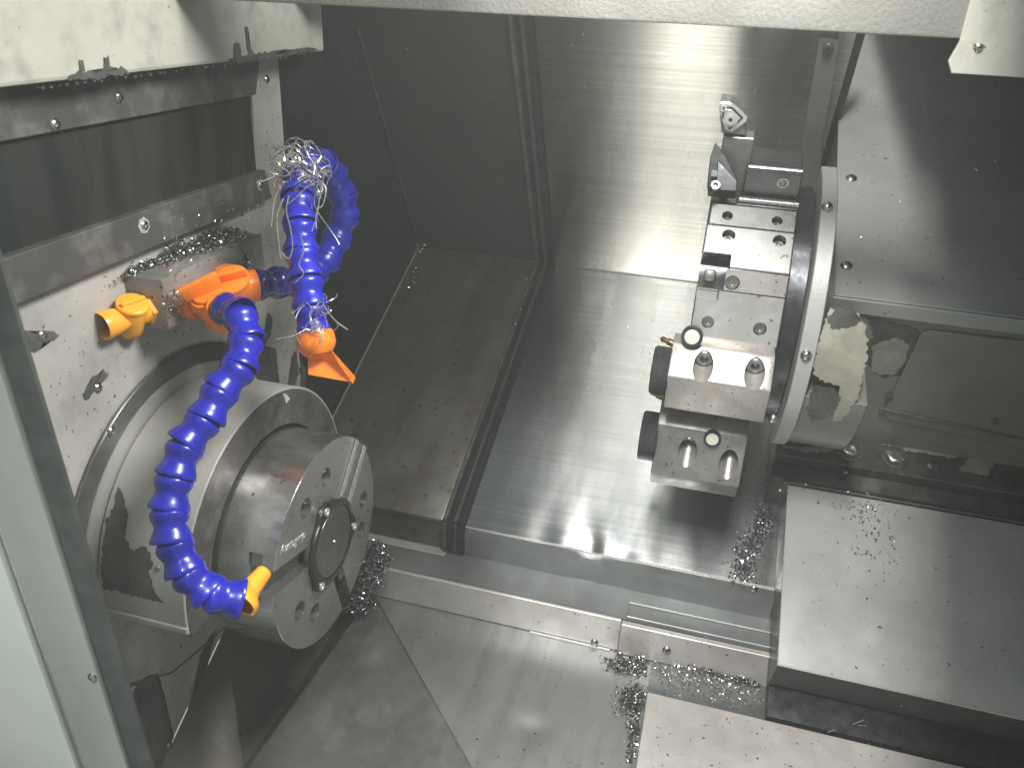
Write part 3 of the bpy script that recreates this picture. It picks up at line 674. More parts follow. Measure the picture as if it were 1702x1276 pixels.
add_lathe(b, vc+upv*.010, upv, [(0, 0), (0, .0155), (.003, .0155), (.003, 0)], 30); add_box(b, vc+upv*.012-sd*.002-hd*.014, hd*.028, sd*.004, upv*.010); bevel(b, .0006, 2, 50); t.part('handle', b, 'orange')
h2a = [(424, 474, .715), (446, 474, .725), (468, 468, .735), (492, 468, .75), (520, 455, .77), (540, 436, .785), (552, 408, .79), (568, 384, .79), (575, 356, .785), (570, 326, .775), (558, 298, .76), (540, 276, .735), (518, 270, .71), (500, 288, .695)]
h2b = [(494, 312, .685), (497, 345, .68), (500, 382, .675), (501, 420, .672), (507, 455, .67), (514, 492, .67), (519, 530, .67), (521, 556, .67)]
H2 = [atd(*q) for q in h2a+h2b]
dd = H2[0]-vc
b = newbm(); q0 = vc-dd*.1; add_lathe(b, q0, dd, [(0, 0), (0, .0125), (dd.length*.7, .0135), (dd.length*1.05, .0148), (dd.length*1.08, .0150), (dd.length*1.02, .012), (dd.length*.9, 0)], 30)
t.part('outlet', b, 'orange')
hose(t, H2, .0245, .0155, darkfirst=3)
A = atd(523, 558, .655); ax_ = (atd(530, 590, .655)-atd(521, 552, .655)).normalized()
b = newbm(); add_lathe(b, A-ax_*.002, ax_, [(0, .0125), (-.0005, .0150), (.003, .0160), (.010, .0160), (.014, .0140), (.018, .0105), (.018, 0)], 30); t.part('nozzle_collar', b, 'orange')
b = newbm(); wd = (atd(590, 632, .665)-atd(512, 622, .655)).normalized(); wd = (wd-ax_*wd.dot(ax_)).normalized(); td_ = ax_.cross(wd)
def rect(o, a, c): return [b.verts.new(o+wd*sx*a+td_*sy*c) for sx, sy in ((-1, -1), (1, -1), (1, 1), (-1, 1))]
tip0 = A+ax_*.012; tipc = (atd(588, 632, .662)+atd(512, 622, .655))/2
r0 = rect(tip0, .0085, .0095); r1 = [b.verts.new(p) for p in (atd(511, 620, .650), atd(586, 636, .650), atd(592, 627, .668), atd(528, 585, .668))]
r1 = [b.verts.new(p) for p in (atd(512, 623, .655), atd(586, 636, .652), atd(590, 626, .664), atd(518, 612, .670))]
for k in range(4): b.faces.new((r0[k], r0[(k+1) % 4], r1[(k+1) % 4], r1[k]))
b.faces.new(r0[::-1]); b.faces.new(r1)
for v in [v for v in b.verts if not v.link_faces]: b.verts.remove(v)
bevel(b, .0008, 2, 25); t.part('fan_nozzle', b, 'orange')

# ================================================================== swarf
def strand(bm, p, n, step, curl, r, rnd, pull=None, center=None, rad=.03):
    d = Vector((rnd.uniform(-1, 1), rnd.uniform(-1, 1), rnd.uniform(-1, 1))).normalized(); ax_ = Vector((rnd.uniform(-1, 1), rnd.uniform(-1, 1), rnd.uniform(-1, 1))).normalized(); pts = [p.copy()]
    for k in range(n):
        d = (Matrix.Rotation(curl*rnd.uniform(.4, 1.4), 3, ax_) @ d).normalized()
        ax_ = (ax_+Vector((rnd.uniform(-1, 1), rnd.uniform(-1, 1), rnd.uniform(-1, 1)))*.25).normalized()
        if pull: d = (d+Vector(pull)).normalized()
        q = pts[-1]+d*step
        if center is not None and (q-center).length > rad: d = (d+(center-q).normalized()*.8).normalized(); q = pts[-1]+d*step
        pts.append(q)
    add_tube(bm, pts, r, 4)
rnd = random.Random(11); b = newbm()
for k in range(85):
    c = atd(rnd.gauss(497, 19), rnd.gauss(283, 13), rnd.uniform(.665, .72)); strand(b, c, rnd.randint(14, 34), .0022, .42, rnd.uniform(.00032, .00062), rnd, center=atd(497, 284, .69), rad=.029)
for k in range(9):
    c = atd(rnd.uniform(470, 530), rnd.uniform(290, 330), rnd.uniform(.655, .67)); strand(b, c, rnd.randint(10, 22), .0024, .22, .0004, rnd, pull=(0, 0, -.12))
for q in [[(480, 325), (478, 350), (482, 380), (486, 410), (480, 430), (470, 420)], [(500, 390), (505, 415), (499, 440), (503, 455), (490, 470)], [(470, 330), (462, 360), (463, 400), (466, 430)], [(535, 300), (533, 330), (528, 360), (520, 385)], [(448, 285), (455, 292), (440, 300), (428, 304)], [(520, 300), (540, 310), (538, 340), (525, 350), (527, 380)]]:
    add_tube(b, catmull([atd(x+rnd.uniform(-2, 2), y, .650+.001*i) for i, (x, y) in enumerate(q)], 8), .00055, 5)
for k in range(26):
    c = atd(rnd.gauss(530, 12), rnd.gauss(515, 6), rnd.uniform(.635, .65)) if k < 10 else atd(rnd.gauss(528, 12), rnd.gauss(553, 6), .637); strand(b, c, rnd.randint(6, 14), .002, .4, .0004, rnd)
add_tube(b, catmull([atd(540, 510, .64), atd(548, 522, .64), (atd(560, 535, .642)), atd(578, 548, .645)], 8), .0006, 5)
single('swarf_tangle', b, 'chipbright', 'bright tangle of stringy steel swarf caught on top of the looped blue hose', 'swarf')

def chips(name, label, spots, n, size, lift, rnd, m='chip', bright=.0):
    """spots: list of (point, radius_a, dir_a, radius_b, dir_b, weight)"""
    b = newbm()
    tot = sum(s[5] for s in spots)
    for s in spots:
        for k in range(int(n*s[5]/tot)):
            g1, g2 = rnd.gauss(0, .5), rnd.gauss(0, .5); c = s[0]+s[2]*s[1]*g1+s[4]*s[3]*g2
            h = max(0, 1-(g1*g1+g2*g2)*.8); c = c+lift*(rnd.random()*s[6]*h+.0006)
            sz = size*rnd.uniform(.4, 1.5); curl = rnd.uniform(.5, 1.3); ax_ = Vector((rnd.uniform(-1, 1), rnd.uniform(-1, 1), rnd.uniform(-1, 1))).normalized()
            u_ = Vector((rnd.uniform(-1, 1), rnd.uniform(-1, 1), rnd.uniform(-1, 1))).normalized(); w_ = ax_.cross(u_).normalized(); wv = ax_*sz*.35; p = c; prev = None
            for j in range(4):
                a_ = b.verts.new(p+wv); d_ = b.verts.new(p-wv)
                if prev: b.faces.new((prev[0], a_, d_, prev[1]))
                prev = (a_, d_); u_ = (Matrix.Rotation(curl, 3, ax_) @ u_); p = p+u_*sz*.45
    zc = single(name, b, m, label, 'metal chips', kind='stuff', smooth=True)
    return zc
rnd = random.Random(5); Y = Vector((0, 1, 0)); Z = Vector((0, 0, 1))
q = lambda x, y, z=TZ: onz(x, y, z)
chips('chip_pile', 'heap of glinting steel chips between the chuck and the tray corner', [(onz(626, 938, -.645), .020, Y, .013, XV, 1, .035), (onz(612, 968, -.655), .014, Y, .014, XV, 1, .035), (onz(600, 1000, -.685), .016, Y, .013, XV, .8, .03)], 4200, .0028, Z, rnd)
chips('chip_pile', 'chips heaped against the left edge of the low pale cover in the tray', [(q(1035, 1110), .018, XV, .008, Y, 1, .010), (q(1060, 1105), .012, XV, .014, Y, .7, .008), (q(1050, 1165), .016, XV, .022, Y, 1.2, .009), (q(1052, 1215), .006, XV, .02, Y, .4, .004), (q(1030, 1085), .004, XV, .008, Y, .2, .006), (q(1048, 1255), .006, XV, .016, Y, .15, .003)], 1900, .0027, Z, rnd)
chips('chip_pile', 'row of chips lying along the foot of the short skirt plate', [(q(1140, 1106), .040, XV, .007, Y, 1, .014), (q(1185, 1119), .045, XV, .008, Y, 1, .011), (q(1235, 1132), .022, XV, .008, Y, .6, .010)], 2300, .0027, Z, rnd)
chips('chip_scatter', 'loose chips strewn over the dark trough behind the low pale cover', [(q(1150, 1130, TZ+.002), .045, XV, .022, Y, 1, .003), (q(1210, 1150, TZ+.002), .05, XV, .02, Y, .8, .003), (q(1330, 1200, TZ+.002), .07, XV, .02, Y, .3, .002)], 620, .0026, Z, rnd, 'chipbright')
chips('chip_pile', 'cluster of chips on the brushed cover below the turret', [(onn(1262, 880, .001), .010, XV, .030, SV, 1, .005), (onn(1245, 915, .001), .016, XV, .028, SV, 1, .005), (onn(1232, 945, .001), .014, XV, .022, SV, .9, .004), (onn(1280, 870, .001), .006, XV, .02, SV, .2, .003)], 800, .0027, NV, rnd)
mt = lambda a, f: Vector((XW+.0375*a, .535+.1525*f, -.227))
chips('chip_pile', 'fine chips heaped against the wall on top of the manifold block', [(mt(.15, .12), .005, XV, .03, Y, 1, .005), (mt(.2, .4), .010, XV, .03, Y, 1.6, .010), (mt(.3, .75), .012, XV, .035, Y, 2.2, .012), (mt(.6, .7), .012, XV, .035, Y, .8, .003), (mt(.5, .35), .01, XV, .03, Y, .3, .002)], 2300, .0022, Z, rnd)
chips('chip_scatter', 'chips caught in the corner fold behind the looped hose', [(onn(700, 410, .01), .012, XV, .018, SV, 1, .006), (onn(690, 460, .012), .006, XV, .03, SV, .6, .004), (onn(880, 455, .012), .006, XV, .05, SV, .6, .004), (onn(860, 520, .012), .005, XV, .05, SV, .5, .004)], 420, .0022, NV, rnd)
chips('chip_scatter', 'fine chips sprinkled on the top of the low right-hand way cover', [(onn(1430, 850, .061), .04, XV, .02, SV, 1, .002), (onn(1455, 890, .061), .03, XV, .05, SV, 1, .002), (onn(1500, 930, .061), .08, XV, .08, SV, .3, .001), (onn(1400, 1040, .061), .08, XV, .08, SV, .12, .001)], 190, .0022, NV, rnd)
chips('chip_scatter', 'chips stuck around the orange valves on the manifold face', [(onx(290, 500, -.436), .012, Y, .010, Z, 1, .004), (onx(378, 462, -.43), .012, Y, .008, Z, 1, .01), (onx(412, 436, -.438), .006, Y, .005, Z, .6, .004), (onx(300, 440, -.44), .03, Y, .006, Z, .2, .004)], 330, .0022, XV, rnd, 'chipbright')
# a few sparse flecks over the walls
b = newbm()
for k in range(120):
    mode = rnd.random()
    if mode < .35: p = onu(rnd.uniform(620, 1300), rnd.uniform(60, 400), .0012); nn = UN
    elif mode < .6: p = onn(rnd.uniform(1400, 1690), rnd.uniform(150, 480), .3022); nn = NV
    elif mode < .8: p = onx(rnd.uniform(250, 440), rnd.uniform(340, 400), XW+.0128); nn = XV
    else: p = onz(rnd.uniform(760, 1040), rnd.uniform(1080, 1270), TZ+.0016); nn = Z
    u_ = nn.cross(Vector((rnd.uniform(-1, 1), rnd.uniform(-1, 1), rnd.uniform(-1, 1)))).normalized(); v_ = nn.cross(u_); s_ = rnd.uniform(.0006, .0018)
    pts = [p+u_*s_*math.cos(a_*1.1)*1.6+v_*s_*math.sin(a_*1.1)*1.6 for a_ in range(3)]; add_tube(b, pts, .0003, 4)
single('swarf_flecks', b, 'chipbright', 'tiny bright swarf flecks sprinkled over the cabinet walls and covers', 'metal chips', kind='stuff')

# ================================================================== turret
TC = (.862, -.290)
def TP(x, a_, u_, v_): a_ = R(a_); return Vector((x, TC[0]+u_*math.cos(a_)-v_*math.sin(a_), TC[1]+u_*math.sin(a_)+v_*math.cos(a_)))
def TD(a_): return Vector((0, math.cos(R(a_)), math.sin(R(a_)))), Vector((0, -math.sin(R(a_)), math.cos(R(a_))))
t = Thing('tool_turret', 'twelve-station steel tool turret disc with bare machined flats above the bed', 'turret', (.03, TC[0], TC[1]-.13))
b = newbm(); add_poly_prism(b, [TP(-.012, 30*k, .131, 0) for k in range(12)], (.082, 0, 0)); bevel(b, .0012, 2); tb = t.part('turret_disc', b, 'turret', False)
cutters = []
rd, td = TD(150)
cb = newbm(); add_box(cb, TP(-.02, 135, .106, .020), (.036, 0, 0), TD(135)[1]*.020, TD(135)[0]*.05); cutters.append(cb)
cb = newbm(); add_box(cb, TP(-.02, 165, .104, -.0365), (.034, 0, 0), TD(165)[1]*.022, TD(165)[0]*.05); cutters.append(cb)
for a_, u_, x, v_, r_ in ((135, .12, .010, .0, .0062), (135, .12, .0565, .0, .0062), (165, .12, .020, -.0215, .0068), (165, .12, .0035, .018, .0058), (165, .12, .0515, .018, .0062), (135, .12, .006, -.021, .0050), (135, .12, .052, -.021, .0050), (105, .12, .054, .012, .0048)):
    cb = newbm(); add_cyl(cb, TP(x, a_, u_+.03, v_), -TD(a_)[0], .046, r_, 22); cutters.append(cb)
cut(tb, cutters)
# machined pads on stations, standing 2.5 mm proud; the holes go through
def pad(a_, v0, v1, m, x0_=-.011, x1_=.069, holes_=(), notch=()):
    b = newbm(); rd, td = TD(a_); add_box(b, TP(x0_, a_, .1245, v0), (x1_-x0_, 0, 0), td*(v1-v0), rd*.0045); bevel(b, .0006, 1)
    o = t.part('station_pad', b, m, False); cs = []
    for x, v_, r_ in holes_: cb = newbm(); add_cyl(cb, TP(x, a_, .14, v_), -rd, .03, r_, 22); cs.append(cb)
    for (xa, xb, va, vb) in notch: cb = newbm(); add_box(cb, TP(xa, a_, .11, va), (xb-xa, 0, 0), td*(vb-va), rd*.04); cs.append(cb)
    if cs: cut(o, cs)
    for x, v_, r_ in holes_:
        b = newbm(); add_lathe(b, TP(x, a_, .118, v_), rd, [(0, 0), (0, r_*.9), (.003, r_*.9), (.003, r_*.45), (.001, r_*.4), (.001, 0)], 18); t.part('set_screw', b, 'screw', under=o)
    return o
pad(135, -.0335, -.0105, 'chuckface', x0_=-.010, holes_=((.006, -.021, .005), (.052, -.021, .005)))
pad(135, -.0095, .0335, 'steel', holes_=((.010, .0, .0062), (.0565, .0, .0062)), notch=((-.03, .0155, .020, .05),))
pad(165, -.0335, -.0135, 'toolsteel', holes_=((.020, -.0215, .0068),), notch=((-.03, .013, -.05, 0),))
pad(165, -.0125, .0335, 'steel', holes_=((.0035, .018, .0058), (.0515, .018, .0062)), notch=((-.03, .0095, -.0125, -.004),))
pad(105, -.030, .0335, 'turret', x0_=.012, holes_=((.054, .012, .0048),))
for v_ in (.0335,):
    b = newbm(); add_box(b, TP(.014, 105, .129, .0255), (.056, 0, 0), TD(105)[1]*.004, TD(105)[0]*.004); bevel(b, .0005, 1); t.part('clamp_edge', b, 'bright')
b = newbm(); add_box(b, TP(-.0115, 165, .108, -.0135), (.020, 0, 0), TD(165)[1]*.010, TD(165)[0]*.019); bevel(b, .0006, 1); t.part('wedge', b, 'steel', False)
b = newbm(); add_box(b, TP(-.007, 165, .106, -.031), (.011, 0, 0), TD(165)[1]*.012, TD(165)[0]*.010); bevel(b, .003, 2); t.part('plunger', b, 'dullsteel')
# body behind disc
b = newbm(); add_lathe(b, (.070, TC[0], TC[1]), XV, [(0, 0), (0, .122), (.016, .124), (.016, 0)], 96); t.part('coupling', b, 'blackox')

# toolholders
t = Thing('turning_tool', 'turning tool with square shank and bright clamped insert standing up from the turret', 'cutting tool', TP(.0, 105, .13, 0))
rd, td = TD(103)
b = newbm(); add_box(b, TP(-.0095, 103, .120, -.010), (.029, 0, 0), td*.020, rd*.062); bevel(b, .001, 1); t.part('shank', b, 'dullsteel', False)
tf = lambda x, y: onpl(x, y, TP(0, 103, .18, .0115), TD(103)[1])
hp = [(1197, 169), (1215, 170), (1237, 195), (1240, 226), (1225, 224), (1200, 222), (1196, 190)]
b = newbm(); add_poly_prism(b, [tf(*p) for p in hp], -td*.022); bevel(b, .001, 1); t.part('head', b, 'dullsteel', False)
def lay(pts, z0, th, m, nm, under=None, bv=.0006):
    b = newbm(); add_poly_prism(b, [tf(*p)+td*z0 for p in pts], td*th); bevel(b, bv, 1); return t.part(nm, b, m, False, under=under)
ins = lay([(1197, 169), (1216, 170), (1231, 181), (1243, 194), (1240, 202), (1216, 219), (1205, 214), (1196, 186)], .0002, .0030, 'bright', 'insert')
lay([(1203, 175), (1218, 176), (1236, 194), (1213, 214), (1200, 192)], .0034, .0006, 'blacktool', 'groove', ins, .0002)
cl = lay([(1205, 178), (1217, 179), (1232, 194), (1213, 210), (1203, 192)], .0042, .0018, 'pinkplate', 'clamp')
cc = tf(1215, 195)+td*.0062
b = newbm(); add_lathe(b, cc, td, [(0, 0), (0, .0066), (.0006, .0066), (.0006, .0058), (.0001, .0056), (.0001, .0050), (.0016, .0048), (.0016, .0020), (.0006, .0018), (.0006, 0)], 28); t.part('clamp_screw', b, 'bright', under=cl)
b = newbm(); add_lathe(b, cc, td, [(0, 0), (0, .0019), (.0009, .0018), (.0009, 0)], 16); t.part('hex_socket', b, 'blacktool', under=cl)
b = newbm(); add_lathe(b, tf(1203, 178)+td*.0036, td, [(0, 0), (0, .0032), (.0010, .0030), (.0010, .0016), (.0002, .0015), (.0002, 0)], 18); t.part('pin', b, 'bright')
t = Thing('grooving_tool', 'dark grooving tool with slanted head and small screw at the turret edge', 'cutting tool', TP(-.02, 115, .14, 0))
gf = lambda x, y: onpl(x, y, TP(0, 118, .150, .0), TD(150)[0])
b = newbm(); add_poly_prism(b, [gf(*p) for p in [(1189, 236), (1206, 258), (1226, 300), (1224, 322), (1178, 318), (1176, 300), (1180, 262)]], -TD(150)[0]*.016); bevel(b, .0008, 1); t.part('head', b, 'blacktool', False)
b = newbm(); add_poly_prism(b, [gf(*p)+TD(150)[0]*.0003 for p in [(1193, 268), (1225, 302), (1224, 320), (1190, 318)]], TD(150)[0]*.003); bevel(b, .0006, 1); t.part('cheek', b, 'blackox', False)
b = newbm(); caphead(b, gf(1189, 312)+TD(150)[0]*.003, TD(150)[0], .0048, .005); t.part('screw', b, 'carbide')
b = newbm(); add_box(b, gf(1181, 296)+TD(150)[0]*.0004, XV*.006, Z*.006, TD(150)[0]*.004); bevel(b, .0005, 1); t.part('insert', b, 'bright', False)

# clamp block on station above (holds the turning tool)
t = Thing('tool_clamp_block', 'polished square clamp block holding the turning tool on the turret', 'clamp block', TP(.04, 105, .13, 0))
b = newbm(); add_box(b, TP(.0165, 105, .1295, -.033), (.052, 0, 0), TD(105)[1]*.052, TD(105)[0]*.028); bevel(b, .0012, 2); cb_ = t.part('block', b, 'turret', False)
b = newbm(); add_box(b, TP(.018, 105, .1578, .012), (.050, 0, 0), TD(105)[1]*.004, TD(105)[0]*.0022); bevel(b, .0006, 1); t.part('edge_rail', b, 'bright')
b = newbm(); add_lathe(b, TP(.052, 105, .148, .0192), TD(105)[1], [(0, 0), (0, .0055), (.001, .0055), (.001, .0035), (-.0, .003), (.002, .0), ], 20); t.part('screw', b, 'screw')

def holder(name, label, A_, prof, x0_, x1_, bolts, capc, capr, m, extra):
    t = Thing(name, label, 'tool holder', TP(.02, A_, .127, 0), 'boring bar holders on the turret')
    b = newbm(); add_poly_prism(b, [TP(x0_, A_, u_, v_) for u_, v_ in prof], (x1_-x0_, 0, 0)); bevel(b, .0012, 2); o = t.part('block', b, m, False)
    rd, td = TD(A_); cs = []
    for x, v_, u_ in bolts:
        cb = newbm(); add_cyl(cb, TP(x, A_, u_, v_), rd, .08, .0092, 30); add_box(cb, TP(x-.0092, A_, u_, v_), (.0184, 0, 0), -td*.03, rd*.08)
        cs.append(cb)
    # do unions separately: cylinder then box
    cs2 = []
    for cb in cs: cb.free()
    for x, v_, u_ in bolts:
        cb = newbm(); add_cyl(cb, TP(x, A_, u_, v_), rd, .08, .0092, 30); cs2.append(cb)
    cut(o, cs2)
    for x, v_, u_ in bolts:
        b = newbm(); caphead(b, TP(x, A_, u_-.002, v_), rd, .0083, .0090); t.part('bolt', b, 'carbide')
    # round knurled cap on the end
    b = newbm(); c_ = TP(x0_, A_, *capc); add_lathe(b, c_, -XV, [(-.001, 0), (-.001, capr*.93), (.001, capr), (.014, capr), (.016, capr*.93), (.016, capr*.4), (.012, capr*.38), (.012, 0)], 48); t.part('knurled_cap', b, 'knurl')
    b = newbm(); add_box(b, TP(x0_, A_, capc[0]+.004, capc[1]+capr*.6), (-.012, 0, 0), td*.016, -rd*.02); bevel(b, .001, 1); t.part('stop_block', b, 'blackox', False)
    b = newbm(); n0 = TP(x0_, A_, .137, -.030); add_lathe(b, n0, Vector((-1, -.1, .35)), [(0, 0), (0, .0035), (.006, .0035), (.007, .0024), (.012, .0028), (.014, 0)], 12); t.part('coolant_nipple', b, 'brass')
    for e in extra: e(t)
    return t
def knob(x, A_, u_, v_, r, h, d=None):
    def f(t):
        b = newbm(); dd_ = d or TD(A_)[0]; p = TP(x, A_, u_, v_); add_lathe(b, p, dd_, [(0, 0), (0, r*.8), (h*.4, r*.8), (h*.42, r), (h*.92, r), (h, r*.93), (h, r*.72), (h*.97, r*.7), (h*.97, 0)], 30); kb = t.part('thumb_screw', b, 'knurl')
        b = newbm(); add_cyl(b, p+dd_*h*.96, dd_, .0008, r*.70, 24); t.part('screw_face', b, 'white', under=kb)
    return f
up1 = TD(165)[0]
holder('boring_bar_holder', 'upper boring bar holder with speckled bright top face and two recessed bolts', 195, [(.1275, -.037), (.1275, .033), (.150, .040), (.180, .014), (.180, -.025), (.152, -.0435)], -.025, .0675,
       [(.0055, -.0325, .150), (.0515, -.0325, .150)], (.158, -.012), .0235, 'toolsteel', [knob(-.0085, 195, .136, -.0435, .0098, .022, up1)])
holder('boring_bar_holder', 'lower boring bar holder with dull grey block and knurled cap, lowest on the turret', 225, [(.1275, -.037), (.1275, .037), (.150, .062), (.198, .062), (.2135, .026), (.2110, -.008), (.168, -.0385)], -.029, .0585,
       [(.004, -.024, .170), (.045, -.021, .172)], (.175, -.014), .0255, 'dullsteel', [knob(.0255, 225, .166, -.026, .0085, .016, TD(170)[0]), knob(-.016, 225, .166, -.030, .0058, .006, TD(180)[0])])

# ================================================================== right side: ring, drum, carriage, covers
t = Thing('turret_housing', 'pale grey ring with dome screws around the back of the turret, paint peeling below', 'turret housing', (.11, TC[0], TC[1]-.15))
def ringpart(x0_, x1_, r, th, a0, a1, m, nm, seg=90):
    b = newbm(); rg = []
    for k in range(seg+1):
        a_ = R(a0+(a1-a0)*k/seg); c_, s_ = math.cos(a_), math.sin(a_)
        rg.append([b.verts.new((x, TC[0]+rr*c_, TC[1]+rr*s_)) for x, rr in ((x0_, r), (x1_, r), (x1_, r-th), (x0_, r-th))])
    for A_, B2 in zip(rg, rg[1:]):
        for k in range(4): b.faces.new((A_[k], A_[(k+1) % 4], B2[(k+1) % 4], B2[k]))
    b.faces.new(rg[0]); b.faces.new(rg[-1][::-1]); bevel(b, .0008, 1, 50)
    return t.part(nm, b, m)
rp = ringpart(.0875, .1020, .150, .03, 95, 245, 'ring', 'ring')
ringpart(.1015, .1585, .1455, .06, 196, 262, 'wall2', 'drum')
for q_ in ((1375, 345), (1340, 590), (1285, 695)):
    p = oncyl(q_[0], q_[1], TC, .150); n_v = Vector((0, p.y-TC[0], p.z-TC[1])).normalized(); b = newbm(); dome(b, p, n_v, .0052, .9, False); t.part('screw', b, 'screw', under=rp)
for i, (pp, m_) in enumerate([([(1380, 512), (1428, 520), (1440, 545), (1442, 575), (1440, 600), (1432, 625), (1428, 655), (1415, 675), (1400, 698), (1382, 702), (1402, 680), (1408, 655), (1395, 640), (1362, 632), (1350, 620), (1358, 575), (1368, 545)], 'peel'),
                              ([(1388, 510), (1420, 514), (1436, 530), (1410, 546), (1384, 548), (1376, 530)], 'castiron'), ([(1352, 640), (1386, 645), (1398, 660), (1385, 690), (1350, 700), (1340, 680)], 'castiron')]):
    cyl_patch(t, pp, .1455, m_, 70+i, 'peeled_patch', TC, .0016, .0004+.0004*(i == 1))

t = Thing('carriage_housing', 'large satin grey box cover behind the turret with two dome screws', 'machine cover', SP(.2, -.3, .06))
b = newbm(); add_box(b, SP(.1195, -.317, .2985), XV*.9, SV*.92, NV*.003); bevel(b, .0008, 1); tc_ = t.part('top_cover', b, 'cover', False)
b = newbm(); add_box(b, SP(.1185, -.3195, .281), XV*.9, SV*.0025, NV*.0185); bevel(b, .0012, 2); t.part('cover_lip', b, 'cover', False)
b = newbm(); add_box(b, SP(.1215, -.314, .07), XV*.9, SV*.91, NV*.228); t.part('casting', b, 'wall2', False)
screws(t, [onn(1415, 297, .3015), onn(1407, 442, .3015)], NV, .0062, 'screw', under=tc_)
w2 = lambda x, y: ons(x, y, -.3142)
b = newbm(); P = [w2(*p) for p in [(1545, 547), (1720, 566), (1720, 745), (1478, 694), (1468, 682), (1530, 553)]]; add_poly_prism(b, P, -SV*.003); bevel(b, .0012, 2); pl_ = t.part('access_plate', b, 'wall2', False)
screws(t, [ons(1478, 660, -.3175), ons(1655, 700, -.3175)], -SV, .0042, 'castiron', under=pl_)
b = newbm(); add_tube(b, [ons(1462, 678, -.3185), ons(1590, 706, -.3185), ons(1710, 732, -.3185)], .0016); t.part('plate_edge', b, 'strip')
flat_patch(t, [(1385, 513), (1520, 545), (1540, 560), (1520, 585), (1505, 620), (1470, 628), (1440, 600), (1400, 560)], w2, -SV, 'castiron', 'peeled_patch', seed=81)
flat_patch(t, [(1450, 575), (1490, 560), (1512, 572), (1505, 600), (1482, 625), (1450, 618)], lambda x, y: ons(x, y, -.3148), -SV, 'peel', 'peeled_patch', seed=82)
flat_patch(t, [(1388, 516), (1440, 524), (1452, 560), (1430, 575), (1388, 560)], lambda x, y: ons(x, y, -.3150), -SV, 'peel', 'peeled_patch', seed=83)

t = Thing('turret_carriage', 'oily black cast carriage base with big bolts and torn filler under the turret housing', 'carriage', SP(.3, -.37, 0))
b = newbm(); add_box(b, SP(.106, -.352, -.002), XV*.9, SV*.34, NV*.074); add_box(b, SP(.104, -.376, -.002), XV*.9, SV*.0235, NV*.060); bevel(b, .0012, 1); t.part('base_casting', b, 'castiron', False)
for q_, r_ in (((1411, 752), .0135), ((1486, 764), .0145)):
    p = onn(q_[0], q_[1], .0722); b = newbm(); add_lathe(b, p, NV, [(0, 0), (0, r_), (.003, r_), (.003, r_*.9), (.012, r_*.86), (.013, r_*.7), (.006, r_*.5), (.006, 0)], 6 if r_ > .014 else 28); t.part('bolt', b, 'carbide')
b = newbm(); dome(b, onn(1548, 772, .0722), NV, .009, .6); t.part('bolt', b, 'castiron')
for i, pp in enumerate([[(1450, 718), (1500, 722), (1560, 736), (1600, 745), (1585, 762), (1540, 754), (1495, 748), (1465, 738)], [(1625, 748), (1660, 755), (1640, 790), (1592, 782)]]):
    flat_patch(t, pp, lambda x, y: onn(x, y, .0728), NV, 'peel', 'filler_patch', seed=90+i, thick=.0012)
flat_patch(t, [(1300, 742), (1350, 742), (1400, 740), (1378, 752), (1340, 752)], lambda x, y: onn(x, y, .0728), NV, 'ring', 'filler_patch', seed=95)
for k, (s_, n_h, m_) in enumerate(((-.3785, .052, 'blackox'), (-.3812, .050, 'strip'))):
    b = newbm(); add_box(b, SP(.118, s_, .0), XV*.9, SV*.0022, NV*(n_h+.010)); bevel(b, .0004, 1); t.part('wiper_strip', b, m_, False)
screws(t, [onn(1405, 783, .0585), onn(1340, 804, .0585), onn(1410, 816, .0585), onn(1297, 813, .0585)], NV, .0035, 'carbide')

t = Thing('way_cover', 'flat satin steel way cover with bright left edge at the lower right', 'metal cover', SP(.3, -.6, .0))
b = newbm(); add_box(b, SP(.1230, -.6005, .0570), XV*.9, SV*.2165, NV*.003); bevel(b, .0008, 1); t.part('top_sheet', b, 'cover', False)
b = newbm(); add_box(b, SP(.1240, -.5985, .002), XV*.9, SV*.213, NV*.0546); t.part('side_wall', b, 'darkpaint', False)
b = newbm(); add_tube(b, [SP(.1232, -.385, .0600), SP(.1232, -.600, .0600), SP(.55, -.600, .0600)], .0008, 5); t.part('edge', b, 'bright')

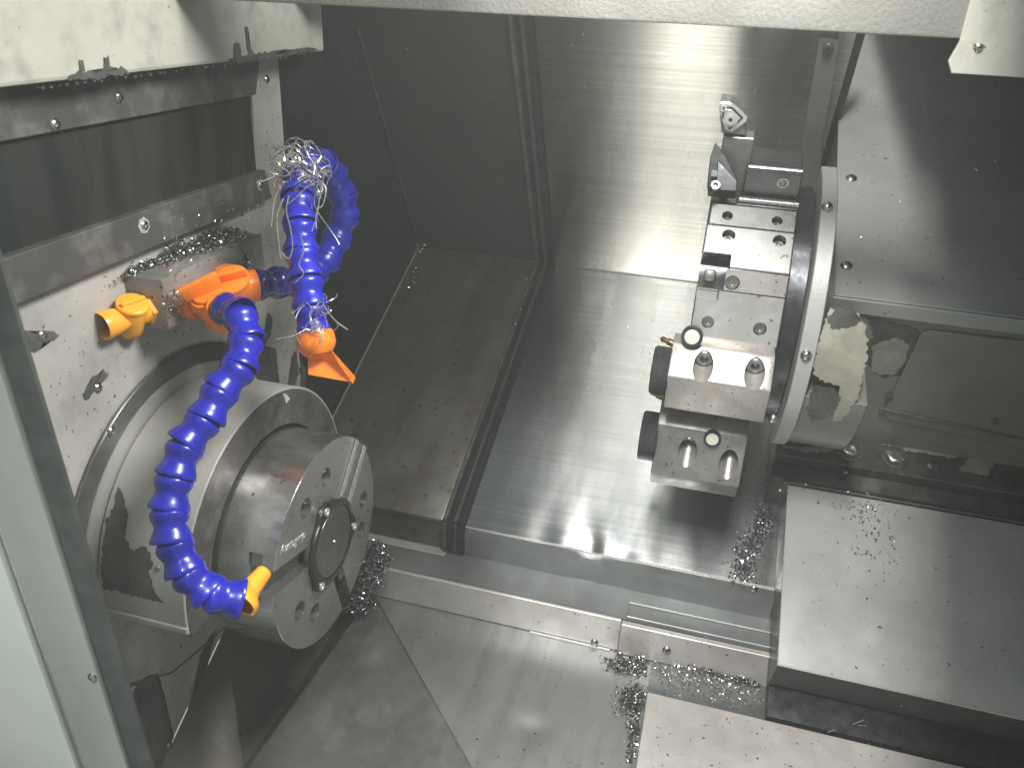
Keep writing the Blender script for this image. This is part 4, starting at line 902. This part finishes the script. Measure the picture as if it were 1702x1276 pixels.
t = Thing('front_cover', 'pale scratched steel cover box at the bottom right corner of the tray', 'metal cover', (.2, .4, TZ))
b = newbm(); add_box(b, (0.0025, .15, -.6435), (.8, 0, 0), (0, .4685, 0), (0, 0, .0035)); bevel(b, .0008, 1); t.part('top_sheet', b, 'pinkplate', False)
b = newbm(); add_box(b, (0.0035, .152, TZ-.004), (.8, 0, 0), (0, .464, 0), (0, 0, .0520)); t.part('side_wall', b, 'darkpaint', False)
b = newbm(); rr = random.Random(4)
for k in range(26):
    p = onz(rr.uniform(1100, 1460), rr.uniform(1195, 1290), -.6396); a_ = rr.uniform(.2, 1.0); add_tube(b, [p, p+Vector((math.cos(a_), math.sin(a_), 0))*rr.uniform(.005, .02)], .00025, 4)
t.part('scratches', b, 'bright')

# curved guard strip beside the rear wall
t = Thing('guard_strip', 'curved brownish grey guard strip with one screw between rear wall and housing', 'guard strip', onu(1370, 200, .002))
L_ = [(1362, 62), (1352, 125), (1343, 180), (1334, 240), (1330, 320)]; Rr = [(1394, 66), (1386, 130), (1376, 180), (1366, 240), (1362, 320)]
b = newbm(); vs1 = [b.verts.new(onu(*p, .006)) for p in L_]; vs2 = [b.verts.new(onu(*p, .010)) for p in Rr]; vs3 = [b.verts.new(onu(*p, .010)-UN*.02) for p in Rr]
for k in range(4): b.faces.new((vs1[k], vs2[k], vs2[k+1], vs1[k+1])); b.faces.new((vs2[k], vs3[k], vs3[k+1], vs2[k+1]))
t.part('strip', b, 'wall2'); screws(t, [onu(1377, 80, .010)], UN, .006, 'castiron')
# dark filler wall behind the gap between strip and housing
b = sheet([SP(.10, .62, -.1), SP(.95, .62, -.1), SP(.95, .62, .8), SP(.10, .62, .8)], SV*.01); struct('wall_back_right', b, M['darkpaint'])
b = sheet([UP(.09, -.02, -.022), UP(.122, -.02, -.022), UP(.122, .46, -.022), UP(.09, .46, -.022)], -UN*.004); struct('wall_gap', b, M['blackox'])
b = sheet([SP(.126, .02, -.005), SP(.95, .02, -.005), SP(.95, -.63, -.005), SP(.126, -.63, -.005)], -NV*.02); struct('bed_base_right', b, M['blackox'])

# ================================================================== thin haze volume added to imitate milky lens glare
m = bpy.data.materials.new('glare_haze'); N, L = nodes(m); N.remove(N['Principled BSDF'])
pv = N.new('ShaderNodeVolumePrincipled'); pv.inputs['Color'].default_value = (.93, .97, .94, 1); pv.inputs['Density'].default_value = .075; pv.inputs['Anisotropy'].default_value = .2
L.new(pv.outputs[0], N['Material Output'].inputs['Volume'])
b = newbm(); add_box(b, (-1.3, -1.0, -1.81), (2.8, 0, 0), (0, 3.2, 0), (0, 0, 2.9)); hz = finish(b, 'haze', m, smooth=False); hz['kind'] = 'stuff'
